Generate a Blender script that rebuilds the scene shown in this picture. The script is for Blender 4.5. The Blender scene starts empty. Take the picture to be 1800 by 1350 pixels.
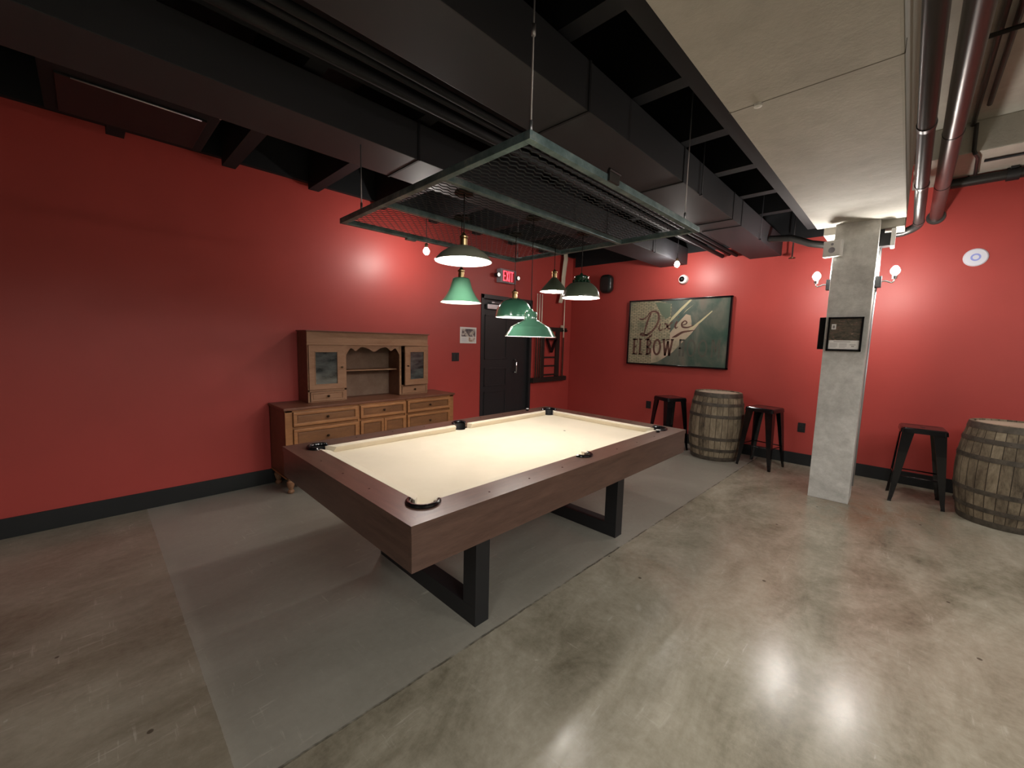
import bpy, bmesh, math, random
from mathutils import Vector, Matrix
random.seed(7)
S = bpy.context.scene
COL = S.collection
PI = math.pi

# ---------------------------------------------------------------- camera
def cam_setup():
    f, yaw, pitch, roll, h = 709.8, math.radians(43.5725), math.radians(6.0893), math.radians(1.4581), 1.48
    F = Vector((-math.sin(yaw) * math.cos(pitch), math.cos(yaw) * math.cos(pitch), -math.sin(pitch)))
    R0 = Vector((math.cos(yaw), math.sin(yaw), 0)); U0 = R0.cross(F)
    R = R0 * math.cos(roll) + U0 * math.sin(roll); U = U0 * math.cos(roll) - R0 * math.sin(roll)
    cd = bpy.data.cameras.new('camera'); cd.sensor_width = 36; cd.lens = f / 1800 * 36; cd.clip_start = .02
    c = bpy.data.objects.new('camera', cd); COL.objects.link(c)
    c.matrix_world = Matrix(((R.x, U.x, -F.x, 0), (R.y, U.y, -F.y, 0), (R.z, U.z, -F.z, h), (0, 0, 0, 1)))
    S.camera = c
cam_setup()
S.view_settings.view_transform = 'Standard'; S.view_settings.look = 'None'
S.view_settings.gamma = 1; S.view_settings.use_curve_mapping = False
S.view_settings.exposure = 0.0
W = bpy.data.worlds.new('world'); S.world = W; W.use_nodes = True
W.node_tree.nodes['Background'].inputs[0].default_value = (1, .96, .92, 1)
W.node_tree.nodes['Background'].inputs[1].default_value = 0.04

def area(name, loc, size, power, col=(1, .96, .91), rot=(0, 0, 0), spread=None):
    l = bpy.data.lights.new(name, 'AREA'); l.shape = 'DISK'; l.size = size; l.energy = power; l.color = col
    o = bpy.data.objects.new(name, l); o.location = loc; o.rotation_euler = rot; COL.objects.link(o)
# lamps of the bar that stand behind the camera
area('bar_ceiling_lamp', (2.8, .2, 3.2), 2.0, 150)
area('bar_ceiling_lamp', (3.5, 3.0, 3.1), 1.2, 80)
area('bar_ceiling_lamp', (.6, -3.0, 3.2), 2.0, 110)
BULB_E = dict(pendant=370.0, bare=500.0, sconce=720.0)

# ---------------------------------------------------------------- materials
def nmat(name, base=(.5, .5, .5), rough=.5, metal=0, spec=.5, coat=0, emit=None, es=0):
    m = bpy.data.materials.new(name); m.use_nodes = True
    b = m.node_tree.nodes['Principled BSDF']
    b.inputs['Base Color'].default_value = (*base, 1); b.inputs['Roughness'].default_value = rough
    b.inputs['Metallic'].default_value = metal; b.inputs['Specular IOR Level'].default_value = spec
    b.inputs['Coat Weight'].default_value = coat
    if emit:
        b.inputs['Emission Color'].default_value = (*emit, 1); b.inputs['Emission Strength'].default_value = es
    return m
class G:
    """small node-graph helper"""
    def __init__(s, m): s.m = m; s.t = m.node_tree; s.b = s.t.nodes['Principled BSDF']
    def n(s, typ, **k):
        d = s.t.nodes.new(typ)
        for a, v in k.items():
            if a.startswith('i_'): d.inputs[int(a[2:])].default_value = v
            else: setattr(d, a, v)
        return d
    def l(s, a, b): s.t.links.new(a, b)
    def coord(s, scale=(1, 1, 1), rot=(0, 0, 0), kind='Object'):
        if kind == 'World':
            c = s.n('ShaderNodeNewGeometry').outputs['Position']
        else: c = s.n('ShaderNodeTexCoord').outputs[kind]
        mp = s.n('ShaderNodeMapping'); mp.inputs['Scale'].default_value = scale; mp.inputs['Rotation'].default_value = rot
        s.l(c, mp.inputs['Vector']); return mp.outputs[0]
    def noise(s, vec, scale=5, detail=4, rough=.55, dist=0):
        d = s.n('ShaderNodeTexNoise'); d.inputs['Scale'].default_value = scale; d.inputs['Detail'].default_value = detail
        d.inputs['Roughness'].default_value = rough; d.inputs['Distortion'].default_value = dist
        if vec is not None: s.l(vec, d.inputs['Vector'])
        return d.outputs['Fac']
    def ramp(s, fac, stops):
        r = s.n('ShaderNodeValToRGB'); e = r.color_ramp.elements
        while len(e) < len(stops): e.new(.5)
        for x, (p, c) in zip(e, stops):
            x.position = p; x.color = (*c, 1) if len(c) == 3 else c
        s.l(fac, r.inputs[0]); return r.outputs[0]
    def mix(s, fac, a, b, blend='MIX'):
        x = s.n('ShaderNodeMix', data_type='RGBA', blend_type=blend)
        for sock, v in ((x.inputs[0], fac), (x.inputs[6], a), (x.inputs[7], b)):
            if isinstance(v, (int, float)): sock.default_value = v
            elif isinstance(v, tuple): sock.default_value = (*v, 1)
            else: s.l(v, sock)
        return x.outputs[2]
    def math(s, op, a, b=0.0, clamp=False):
        x = s.n('ShaderNodeMath', operation=op, use_clamp=clamp)
        for sock, v in ((x.inputs[0], a), (x.inputs[1], b)):
            if isinstance(v, (int, float)): sock.default_value = v
            else: s.l(v, sock)
        return x.outputs[0]
    def base(s, c): s.l(c, s.b.inputs['Base Color'])
    def rough(s, c): s.l(c, s.b.inputs['Roughness'])
    def bump(s, h, strength=.2, dist=.01):
        d = s.n('ShaderNodeBump'); d.inputs['Strength'].default_value = strength; d.inputs['Distance'].default_value = dist
        s.l(h, d.inputs['Height']); s.l(d.outputs[0], s.b.inputs['Normal'])
def g3(v): return (v, v, v)

def wood(name, c1, c2, scale=(1, 1, 1), rough=.4, grain=1.0, coat=0, spec=.5):
    m = nmat(name, c1, rough, coat=coat, spec=spec); g = G(m)
    v = g.coord(scale)
    n1 = g.noise(v, 3.2 * grain, 6, .6, .5); n2 = g.noise(v, 22 * grain, 3, .6)
    f = g.math('ADD', g.math('MULTIPLY', n1, .7), g.math('MULTIPLY', n2, .3))
    g.base(g.ramp(f, [(.33, c1), (.68, c2)])); g.bump(n2, .08, .002)
    return m
def concrete(name, a, b, rough=.8, sc=1.0, spec=.4, bump=.25):
    m = nmat(name, a, rough, spec=spec); g = G(m); v = g.coord(kind='World')
    n1 = g.noise(v, 1.6 * sc, 8, .65, .6); n2 = g.noise(v, 9 * sc, 6, .7); n3 = g.noise(v, 60 * sc, 3, .6)
    f = g.math('ADD', g.math('MULTIPLY', n1, .65), g.math('MULTIPLY', n2, .35))
    c = g.ramp(f, [(.32, b), (.5, tuple((x + y) / 2 for x, y in zip(a, b))), (.66, a)])
    vor = g.n('ShaderNodeTexVoronoi'); vor.inputs['Scale'].default_value = 22 * sc; g.l(v, vor.inputs['Vector'])
    pit = g.ramp(vor.outputs['Distance'], [(.03, (1, 1, 1)), (.06, (0, 0, 0))])
    spot = g.math('MULTIPLY', pit, g.ramp(g.noise(v, 3.1, 2), [(.55, (0, 0, 0)), (.65, (1, 1, 1))]))
    g.base(g.mix(spot, c, tuple(x * .35 for x in b)))
    g.bump(g.math('ADD', n2, g.math('MULTIPLY', n3, .4)), bump, .01)
    return m
def red_paint():
    m = nmat('red_wall_paint', (.40, .065, .055), .40, spec=.5); g = G(m); v = g.coord(kind='World')
    n = g.noise(v, 90, 3, .6); g.bump(n, .05, .004)
    n1 = g.noise(v, 1.3, 4, .6)
    g.base(g.ramp(n1, [(.3, (.40, .052, .043)), (.7, (.45, .058, .048))]))
    g.rough(g.math('ADD', .40, g.math('MULTIPLY', g.noise(v, 3, 3), .10)))
    return m
def floor_mat():
    m = nmat('polished_concrete_floor', (.25, .23, .2), .25, spec=.5); g = G(m)
    v = g.coord(kind='World')
    sep = g.n('ShaderNodeSeparateXYZ'); g.l(v, sep.inputs[0]); X, Y = sep.outputs[0], sep.outputs[1]
    vs = g.coord((1, .55, 1), (0, 0, .5), 'World')
    n1 = g.noise(vs, 1.1, 9, .66, 1.2); n2 = g.noise(vs, 4.5, 8, .7, .6); n3 = g.noise(v, 28, 5, .7)
    # brown olive ground slab
    f = g.math('ADD', g.math('MULTIPLY', n1, .55), g.math('ADD', g.math('MULTIPLY', n2, .3), g.math('MULTIPLY', n3, .15)))
    slab = g.ramp(f, [(.36, (.14, .124, .088)), (.45, (.245, .225, .168)), (.53, (.335, .312, .243)), (.62, (.43, .405, .325)), (.72, (.50, .475, .40))])
    # smoother grey slab under the pool table
    f2 = g.math('ADD', g.math('MULTIPLY', n1, .75), g.math('MULTIPLY', n3, .25))
    grey = g.ramp(f2, [(.3, (.225, .217, .180)), (.5, (.285, .275, .232)), (.7, (.34, .33, .285))])
    # x < -1.35 + slight skew, y > .26
    wob = g.math('MULTIPLY', g.math('SUBTRACT', g.noise(v, 9, 4, .7), .5), .018)
    ex = g.math('ADD', g.math('SUBTRACT', X, g.math('ADD', -1.415, g.math('MULTIPLY', Y, .026))), wob)
    mx = g.math('LESS_THAN', ex, 0.0)
    my = g.math('GREATER_THAN', g.math('ADD', Y, g.math('MULTIPLY', wob, .5)), .262)
    zone = g.math('MULTIPLY', mx, my)
    c = g.mix(zone, slab, grey)
    # darker stained slab left of the joint
    dk = g.math('MULTIPLY', mx, g.math('SUBTRACT', 1.0, my))
    c = g.mix(g.math('MULTIPLY', dk, .35), c, (.14, .115, .085))
    # joint lines
    def line(e, w): return g.math('LESS_THAN', g.math('ABSOLUTE', e), w)
    j1 = line(ex, .006)
    jn = g.ramp(g.noise(v, 5, 4, .7), [(.4, (0, 0, 0)), (.55, (1, 1, 1))])
    c = g.mix(g.math('MULTIPLY', g.math('MULTIPLY', j1, jn), .75), c, (.05, .045, .035))
    # rust patch near the column
    d = g.n('ShaderNodeVectorMath', operation='DISTANCE'); g.l(v, d.inputs[0]); d.inputs[1].default_value = (-.1, 4.85, 0)
    rs = g.math('MULTIPLY', g.ramp(d.outputs['Value'], [(.15, (1, 1, 1)), (.85, (0, 0, 0))]), g.ramp(n2, [(.42, (0, 0, 0)), (.6, (1, 1, 1))]))
    c = g.mix(g.math('MULTIPLY', rs, .6), c, (.20, .10, .04))
    # pale scuffs, fine scratches and dark chips
    sc = g.coord((14, 1.3, 1), (0, 0, .45), 'World')
    scr = g.ramp(g.noise(sc, 3.5, 3, .6), [(.60, (0, 0, 0)), (.68, (1, 1, 1))])
    sc2 = g.coord((1.6, 17, 1), (0, 0, -.3), 'World')
    scr2 = g.ramp(g.noise(sc2, 3.0, 3, .6), [(.61, (0, 0, 0)), (.69, (1, 1, 1))])
    scm = g.math('MULTIPLY', g.math('ADD', scr, scr2, True), g.ramp(n2, [(.5, (0, 0, 0)), (.62, (1, 1, 1))]))
    c = g.mix(g.math('MULTIPLY', scm, .45), c, (.50, .47, .40))
    vor = g.n('ShaderNodeTexVoronoi'); vor.inputs['Scale'].default_value = 3.2; g.l(v, vor.inputs['Vector'])
    chip = g.ramp(vor.outputs['Distance'], [(.028, (1, 1, 1)), (.036, (0, 0, 0))])
    c = g.mix(g.math('MULTIPLY', chip, .8), c, (.05, .042, .03))
    g.base(c)
    r = g.math('ADD', g.math('ADD', .075, g.math('MULTIPLY', n2, .20)), g.math('MULTIPLY', zone, .14))
    g.rough(g.math('ADD', r, g.math('MULTIPLY', n3, .10)))
    g.bump(g.math('ADD', g.math('ADD', g.math('MULTIPLY', n3, .5), g.math('MULTIPLY', g.noise(vs, 70, 3, .7, .8), .16)), g.math('SUBTRACT', n2, g.math('MULTIPLY', g.math('ADD', scm, chip, True), .6))), .12, .006)
    return m
def barrel_mat():
    m = nmat('weathered_barrel_oak', (.25, .2, .14), .8, spec=.3); g = G(m)
    tc = g.n('ShaderNodeTexCoord'); sep = g.n('ShaderNodeSeparateXYZ'); g.l(tc.outputs['Object'], sep.inputs[0])
    a = g.math('MULTIPLY', g.math('ADD', g.math('ARCTAN2', sep.outputs[1], sep.outputs[0]), PI), 30 / (2 * PI))
    wn = g.n('ShaderNodeTexWhiteNoise', noise_dimensions='1D'); g.l(g.math('FLOOR', a), wn.inputs['W'])
    fr = g.math('ABSOLUTE', g.math('SUBTRACT', g.math('FRACT', a), .5))
    gap = g.math('GREATER_THAN', fr, .462)
    v = g.coord((1, 1, .35)); n = g.noise(v, 9, 6, .7, .6); n2 = g.noise(v, 45, 4, .7)
    f = g.math('ADD', g.math('MULTIPLY', wn.outputs['Value'], .16), g.math('ADD', g.math('MULTIPLY', n, .62), g.math('MULTIPLY', n2, .22)))
    c = g.ramp(f, [(.36, (.065, .050, .034)), (.5, (.185, .148, .10)), (.6, (.275, .228, .158)), (.75, (.42, .375, .28))])
    g.base(g.mix(gap, c, (.03, .022, .015))); g.bump(g.math('SUBTRACT', n, gap), .5, .006)
    return m
def rusty(name, a=(.085, .062, .045), b=(.16, .115, .08)):
    m = nmat(name, a, .6, .35); g = G(m); n = g.noise(g.coord(), 14, 5, .7); g.base(g.ramp(n, [(.35, a), (.65, b)])); g.bump(n, .2, .003); return m
def cloth_mat():
    m = nmat('cream_billiard_cloth', (.73, .62, .44), .9, spec=.15); g = G(m); v = g.coord()
    n = g.noise(v, 2.2, 5, .6); g.base(g.ramp(n, [(.35, (.64, .565, .43)), (.62, (.70, .62, .48))]))
    g.bump(g.noise(v, 600, 2), .08, .001); m.node_tree.nodes['Principled BSDF'].inputs['Sheen Weight'].default_value = .2
    return m
def gal_mat():
    m = nmat('teal_grey_painted_steel', (.08, .12, .125), .42, .55); g = G(m); v = g.coord()
    n = g.noise(v, 7, 6, .7); g.base(g.ramp(n, [(.35, (.085, .145, .15)), (.55, (.19, .28, .285)), (.72, (.40, .44, .43))])); return m

M = dict(
    red=red_paint(), floor=floor_mat(),
    concrete=concrete('raw_concrete', (.50, .48, .43), (.37, .35, .305)),
    colcon=concrete('column_concrete', (.74, .735, .70), (.38, .375, .35), sc=1.8, bump=.6),
    slab=concrete('ceiling_slab_concrete', (.40, .38, .33), (.30, .28, .235)),
    black=nmat('black_ceiling_paint', (.009, .0095, .011), .7, spec=.3),
    duct=nmat('charcoal_duct_paint', (.029, .030, .034), .55, spec=.35),
    base=nmat('charcoal_baseboard', (.014, .016, .017), .55, spec=.35),
    walnut=wood('dark_walnut_stain', (.062, .032, .024), (.120, .066, .049), (9, 1, 9), .30, spec=.5),
    walnut_x=wood('dark_walnut_stain_cross', (.062, .032, .024), (.120, .066, .049), (1, 9, 9), .30, spec=.5),
    cloth=cloth_mat(), steel=nmat('black_powder_coat', (.011, .012, .014), .5),
    gloss=nmat('glossy_black', (.005, .005, .006), .14, spec=.5),
    rubber=nmat('black_rubber', (.008, .008, .009), .5),
    oak=wood('honey_oak', (.23, .092, .031), (.41, .185, .070), (6, 1.2, 6), .45),
    oak_v=wood('honey_oak_upright', (.23, .092, .031), (.41, .185, .070), (6, 6, 1.2), .45),
    oak_mid=wood('brown_oak_panel', (.125, .05, .018), (.235, .105, .04), (6, 1.2, 6), .45),
    oak_dark=wood('reddish_brown_oak', (.115, .038, .020), (.19, .075, .038), (6, 1, 6), .42),
    oak_pale=wood('pale_worn_oak', (.25, .12, .058), (.36, .20, .112), (5, 1, 5), .55),
    oak_in=wood('dusty_brown_board', (.15, .09, .06), (.22, .145, .10), (2, 2, 2), .8),
    bronze=nmat('dark_bronze', (.06, .035, .02), .35, .8), brass=nmat('brass', (.55, .40, .20), .3, 1),
    chrome=nmat('chrome', (.75, .75, .76), .18, 1), alu=nmat('brushed_aluminium', (.5, .5, .52), .4, .9),
    teal=gal_mat(), mesh=nmat('dark_steel_mesh', (.022, .026, .026), .55, .4),
    white=nmat('white_plastic', (.80, .80, .77), .4), cream=nmat('cream_fabric', (.62, .54, .42), .8),
    enamel_w=nmat('white_enamel_lining', (.88, .86, .82), .3),
    g1=nmat('grey_green_enamel', (.27, .28, .21), .28, coat=.3), g2=nmat('pale_green_enamel', (.10, .26, .16), .3, coat=.4),
    g3=nmat('mid_green_enamel', (.05, .16, .10), .14, coat=.6), g4=nmat('bottle_green_enamel', (.075, .20, .13), .10, coat=.8),
    g5=nmat('olive_green_enamel', (.13, .16, .105), .3, coat=.3), g6=nmat('dark_green_enamel', (.115, .145, .10), .25, coat=.4),
    g6b=nmat('deep_green_enamel', (.008, .05, .025), .12, coat=.6),
    pipe=nmat('galvanised_grey_pipe', (.10, .092, .088), .33, .7), pipe_d=nmat('dark_grey_pipe', (.042, .04, .038), .36, .6),
    barrel=barrel_mat(), hoop=rusty('rusted_steel_hoop', (.050, .042, .034), (.11, .093, .072)),
    lid=wood('sun_bleached_oak', (.36, .30, .22), (.52, .45, .35), (8, 1, 1), .75),
    bulb=nmat('lit_bulb', (1, 1, 1), .3), paper=nmat('white_paper', (.82, .80, .77), .7),
    ink=nmat('grey_print', (.25, .23, .22), .7), photo_d=nmat('dark_photo', (.075, .068, .055), .5),
    darkwood=wood('dark_cue_rack_wood', (.012, .009, .008), (.026, .018, .014), (4, 4, 1), .45),
    maple=nmat('pale_maple', (.88, .80, .64), .3), cuebutt=nmat('dark_cue_butt', (.05, .022, .015), .25),
    exit_red=nmat('exit_red_glow', (.8, .02, .03), .4, emit=(1, .06, .09), es=3.2), exit_bg=nmat('exit_dark_red', (.30, .01, .012), .4, emit=(.6, .0, .01), es=.22),
    exit_grey=nmat('grey_housing', (.30, .29, .32), .45), lampw=nmat('white_lens', (.9, .9, .85), .2, emit=(1, .95, .85), es=.8),
    door=nmat('charcoal_door_paint', (.020, .020, .022), .42), chalk=nmat('blue_grey_chalk', (.16, .22, .32), .9), chalkw=nmat('white_chalk_top', (.7, .68, .66), .9),
    ring=nmat('pale_blue_ring', (.32, .38, .82), .4), disc=nmat('bluish_white_plastic', (.78, .80, .90), .4),
)
for k, e in BULB_E.items():
    mm = nmat('lit_bulb_' + k, (1, 1, 1), .3, emit=(1, .94, .87), es=e); M['bulb_' + k] = mm
gl = nmat('dusty_glass', (.05, .065, .065), .12, spec=.8); M['glass'] = gl
gg = G(gl); gg.base(gg.ramp(gg.noise(gg.coord((1, 1, 3)), 6, 4), [(.35, (.018, .024, .026)), (.7, (.10, .115, .11))]))

# ---------------------------------------------------------------- mesh helpers
class MB:
    def __init__(s): s.bm = bmesh.new(); s.mi = 0
    def m(s, i): s.mi = i; return s
    def face(s, vs, smooth=False):
        try:
            f = s.bm.faces.new(vs); f.material_index = s.mi; f.smooth = smooth; return f
        except ValueError: return None
    def vs(s, pts): return [s.bm.verts.new(p) for p in pts]
    def poly(s, pts): return s.face(s.vs(pts))
    def box(s, a, b, bev=0.0, mat=None, rot=None, org=None):
        x0, y0, z0 = [min(p, q) for p, q in zip(a, b)]; x1, y1, z1 = [max(p, q) for p, q in zip(a, b)]
        p = [(x0, y0, z0), (x1, y0, z0), (x1, y1, z0), (x0, y1, z0), (x0, y0, z1), (x1, y0, z1), (x1, y1, z1), (x0, y1, z1)]
        if rot is not None:
            o = Vector(org if org else ((x0 + x1) / 2, (y0 + y1) / 2, (z0 + z1) / 2)); p = [o + rot @ (Vector(q) - o) for q in p]
        v = s.vs(p)
        fs = [s.face([v[i] for i in q]) for q in ((3, 2, 1, 0), (4, 5, 6, 7), (0, 1, 5, 4), (1, 2, 6, 5), (2, 3, 7, 6), (3, 0, 4, 7))]
        if bev > 0:
            es = list({e for f in fs for e in f.edges})
            r = bmesh.ops.bevel(s.bm, geom=es, offset=bev, segments=2, affect='EDGES', profile=.7)
            for f in r['faces']: f.material_index = s.mi
        return s
    def prism(s, pts, z0, z1, axis='z', sides=True):
        """polygon (2D) extruded along an axis; axis z: (x,y); x: (y,z); y: (x,z)"""
        def P(q, t): return (q[0], q[1], t) if axis == 'z' else ((t, q[0], q[1]) if axis == 'x' else (q[0], t, q[1]))
        A = s.vs([P(q, z0) for q in pts]); B = s.vs([P(q, z1) for q in pts]); n = len(pts)
        s.face(A[::-1]); s.face(B)
        for i in range(n): s.face([A[i], A[(i + 1) % n], B[(i + 1) % n], B[i]])
        return s
    def tube(s, path, r, n=10, cap=True, smooth=True, rs=None):
        path = [Vector(p) for p in path]; rings = []
        for i, p in enumerate(path):
            d = (path[min(i + 1, len(path) - 1)] - path[max(i - 1, 0)]).normalized()
            u = d.cross(Vector((0, 0, 1)));
            if u.length < 1e-3: u = d.cross(Vector((0, 1, 0)))
            u.normalize(); w = d.cross(u); rr = rs[i] if rs else r
            rings.append(s.vs([p + (u * math.cos(2 * PI * k / n) + w * math.sin(2 * PI * k / n)) * rr for k in range(n)]))
        for a, b in zip(rings, rings[1:]):
            for k in range(n): s.face([a[k], a[(k + 1) % n], b[(k + 1) % n], b[k]], smooth)
        if cap: s.face(rings[0][::-1]); s.face(rings[-1])
        return s
    def lathe(s, prof, n=32, c=(0, 0, 0), smooth=True, ax='z', mats=None, sharp=False):
        c = Vector(c); rings = []
        def P(r, z, a):
            x, y = r * math.cos(a), r * math.sin(a)
            return c + (Vector((x, y, z)) if ax == 'z' else (Vector((z, x, y)) if ax == 'x' else Vector((x, z, y))))
        for r, z in prof:
            rings.append(s.vs([P(0, z, 0)]) if r < 1e-6 else s.vs([P(r, z, 2 * PI * k / n) for k in range(n)]))
        for i, (a, b) in enumerate(zip(rings, rings[1:])):
            if mats: s.mi = mats[i]
            for k in range(n):
                k2 = (k + 1) % n
                if len(a) == 1 and len(b) == 1: continue
                if len(a) == 1: s.face([a[0], b[k2], b[k]], smooth)
                elif len(b) == 1: s.face([a[k], a[k2], b[0]], smooth)
                else: s.face([a[k], a[k2], b[k2], b[k]], smooth)
        return s
    def ball(s, c, r, n=12, m=8, sz=1.0):
        pr = [(r * math.sin(PI * i / m), -r * sz * math.cos(PI * i / m)) for i in range(m + 1)]
        pr[0] = (0, -r * sz); pr[-1] = (0, r * sz)
        return s.lathe(pr, n, c)
    def build(s, name, mats, parent=None, sub=None, loc=None):
        me = bpy.data.meshes.new(name)
        if parent is not None and sub:      # world coords into the parent's frame
            off = Vector(parent.get('_w', (0, 0, 0)))
            bmesh.ops.translate(s.bm, verts=s.bm.verts, vec=-off)
        bmesh.ops.recalc_face_normals(s.bm, faces=s.bm.faces)
        for e in s.bm.edges:
            if len(e.link_faces) == 2 and e.calc_face_angle(0) > .62: e.smooth = False
        s.bm.to_mesh(me); s.bm.free()
        for m in (mats if isinstance(mats, (list, tuple)) else [mats]): me.materials.append(M[m] if isinstance(m, str) else m)
        o = bpy.data.objects.new(name, me); COL.objects.link(o)
        if parent is not None: o.parent = parent
        if loc: o.location = loc
        return o
WORLD = {}
def tag(o, label=None, cat=None, group=None, kind=None):
    if label: o['label'] = label
    if cat: o['category'] = cat
    if group: o['group'] = group
    if kind: o['kind'] = kind
    return o
def thing(name, label, cat, loc=(0, 0, 0), rz=0, group=None):
    o = bpy.data.objects.new(name, None); COL.objects.link(o); o.location = loc; o.rotation_euler = (0, 0, rz)
    o.empty_display_size = .05; WORLD[o] = Vector(loc)
    return tag(o, label, cat, group)
def part(mb, name, mats, par, world=True, sub_of=None):
    """mesh child; vertices given in world coords when world, else in the thing's frame. sub_of: thing whose frame the part shares"""
    if world: bmesh.ops.translate(mb.bm, verts=mb.bm.verts, vec=-WORLD[sub_of or par])
    return mb.build(name, mats, par)
def struct(mb, name, mats): return tag(mb.build(name, mats), kind='structure')
def one(mb, name, mats, label, cat, origin, group=None):
    bmesh.ops.translate(mb.bm, verts=mb.bm.verts, vec=-Vector(origin))
    return tag(mb.build(name, mats, loc=origin), label, cat, group)
def copy_tree(o, parent=None):
    c = o.copy(); COL.objects.link(c)
    if parent: c.parent = parent
    for ch in list(o.children): copy_tree(ch, c)
    return c
def rotz(a): return Matrix.Rotation(a, 3, 'Z')

LW, BW = -4.45, 6.215
RX, FY = 4.6, -4.6
CZ = 3.45
# ---------------------------------------------------------------- room shell
struct(MB().box((LW - .2, FY - .2, -.15), (RX + .2, BW + .2, 0)), 'floor', 'floor')
DY0, DY1, DZ = 3.985, 5.115, 2.15
w = MB(); w.box((LW - .2, FY, 0), (LW, DY0, CZ)); w.box((LW - .2, DY1, 0), (LW, BW, CZ)); w.box((LW - .2, DY0, DZ), (LW, DY1, CZ))
struct(w, 'wall_left', 'red')
struct(MB().box((LW - .2, BW, 0), (RX + .2, BW + .2, CZ)), 'wall_back', 'red')
struct(MB().box((RX, FY, 0), (RX + .2, BW, CZ)), 'wall_right', nmat('taupe_wall_paint', (.22, .19, .16), .6))
struct(MB().box((LW - .2, FY - .2, 0), (RX + .2, FY, CZ)), 'wall_front', nmat('taupe_far_paint', (.10, .085, .072), .6))
c = MB(); c.box((LW - .2, FY - .2, CZ), (-.70, BW + .2, CZ + .15)); c.m(1).box((-.70, FY - .2, CZ), (RX + .2, BW + .2, CZ + .15))
struct(c, 'ceiling', ['black', 'slab'])
struct(MB().box((LW, FY, 0), (LW + .014, DY0, .145), .003).box((LW, DY1, 0), (LW + .014, BW, .145), .003), 'baseboard_left', 'base')
struct(MB().box((LW + .014, BW - .014, 0), (RX, BW, .145), .003), 'baseboard_back', 'base')
# black painted ledges where the walls meet the dark ceiling
struct(MB().box((LW, FY, 3.0), (LW + .05, BW, CZ)), 'trim_1', 'black')
struct(MB().box((LW + .06, BW - .012, 2.832), (-.62, BW, CZ)), 'trim_2', 'black')

# concrete beam and column
b = MB(); b.box((-.695, FY, 2.645), (-.06, 5.03, CZ), .012); b.box((-.640, 5.03, 2.575), (-.066, 5.30, CZ), .012)
b.m(1).box((-.697, 2.288, 2.6445), (-.058, 2.294, 2.7)); b.m(1)
struct(b, 'ceiling_beam', ['concrete', nmat('beam_seam_shadow_gap', (.12, .105, .08), .9)])
struct(MB().box((-.54, 4.95, 0), (-.223, 5.292, 2.66), .006), 'column', 'colcon')
b = MB(); b.box((-.06, 5.36, 3.19), (RX, BW, CZ), .01); struct(b, 'ceiling_beam', 'slab')
# black joists and their bearers over the ducts
for k in range(-4, 6):
    y = 1.66 + .713 * k
    struct(MB().box((LW + .05, y - .05, 2.93), (-.80, y + .05, CZ)), 'ceiling_beam', 'black')
struct(MB().box((-.80, FY, 2.70), (-.697, 5.2, CZ)), 'ceiling_beam', 'black')
struct(MB().box((-2.28, FY, 2.90), (-2.14, BW - .02, 3.05)), 'ceiling_beam', 'black')
struct(MB().box((-1.98, FY, 2.88), (-1.80, BW - .02, 2.93)), 'ceiling_beam', 'black')

# ---------------------------------------------------------------- door
d = thing('door_1', 'charcoal panelled exit door with a chrome pull in the left wall', 'door', (LW, 4.55, 0)); d['kind'] = 'structure'
m = MB()
for y0, y1, z0, z1 in ((DY0, DY0 + .05, 0, DZ), (DY1 - .05, DY1, 0, DZ), (DY0, DY1, DZ - .06, DZ)): m.box((LW - .12, y0, z0), (LW + .012, y1, z1), .003)
part(m, 'door_frame', 'door', d)
m = MB(); m.box((LW - .085, DY0 + .05, .01), (LW - .045, DY1 - .05, DZ - .06), .002)
def molding(m, y0, y1, z0, z1, x=LW - .045, t=.022, h=.010):
    for a, bb, cc, dd in ((y0, y1, z0, z0 + t), (y0, y1, z1 - t, z1), (y0, y0 + t, z0, z1), (y1 - t, y1, z0, z1)): m.box((x, a, cc), (x + h, bb, dd), .004)
molding(m, DY0 + .12, 4.58, 1.19, 1.86); molding(m, DY0 + .12, 4.58, .78, 1.06); molding(m, DY0 + .12, 4.58, .22, .70)
part(m, 'door_panel', 'door', d)
m = MB(); m.box((LW - .045, 4.11, 1.945), (LW + .005, 4.39, 2.015), .004); m.box((LW - .04, 4.18, 2.03), (LW + .02, 4.24, 2.05)); m.tube([(LW, 4.21, 2.035), (LW + .02, 4.5, 2.05)], .009)
tag(part(m, 'door_closer', 'alu', d), 'grey metal door closer')
m = MB(); m.tube([(LW - .045, 4.745, 1.18), (LW + .02, 4.745, 1.18)], .013); m.tube([(LW - .045, 4.745, .98), (LW + .02, 4.745, .98)], .013); m.tube([(LW + .02, 4.745, .965), (LW + .02, 4.745, 1.195)], .013)
tag(part(m, 'door_handle', 'chrome', d), 'chrome pull handle')

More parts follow.
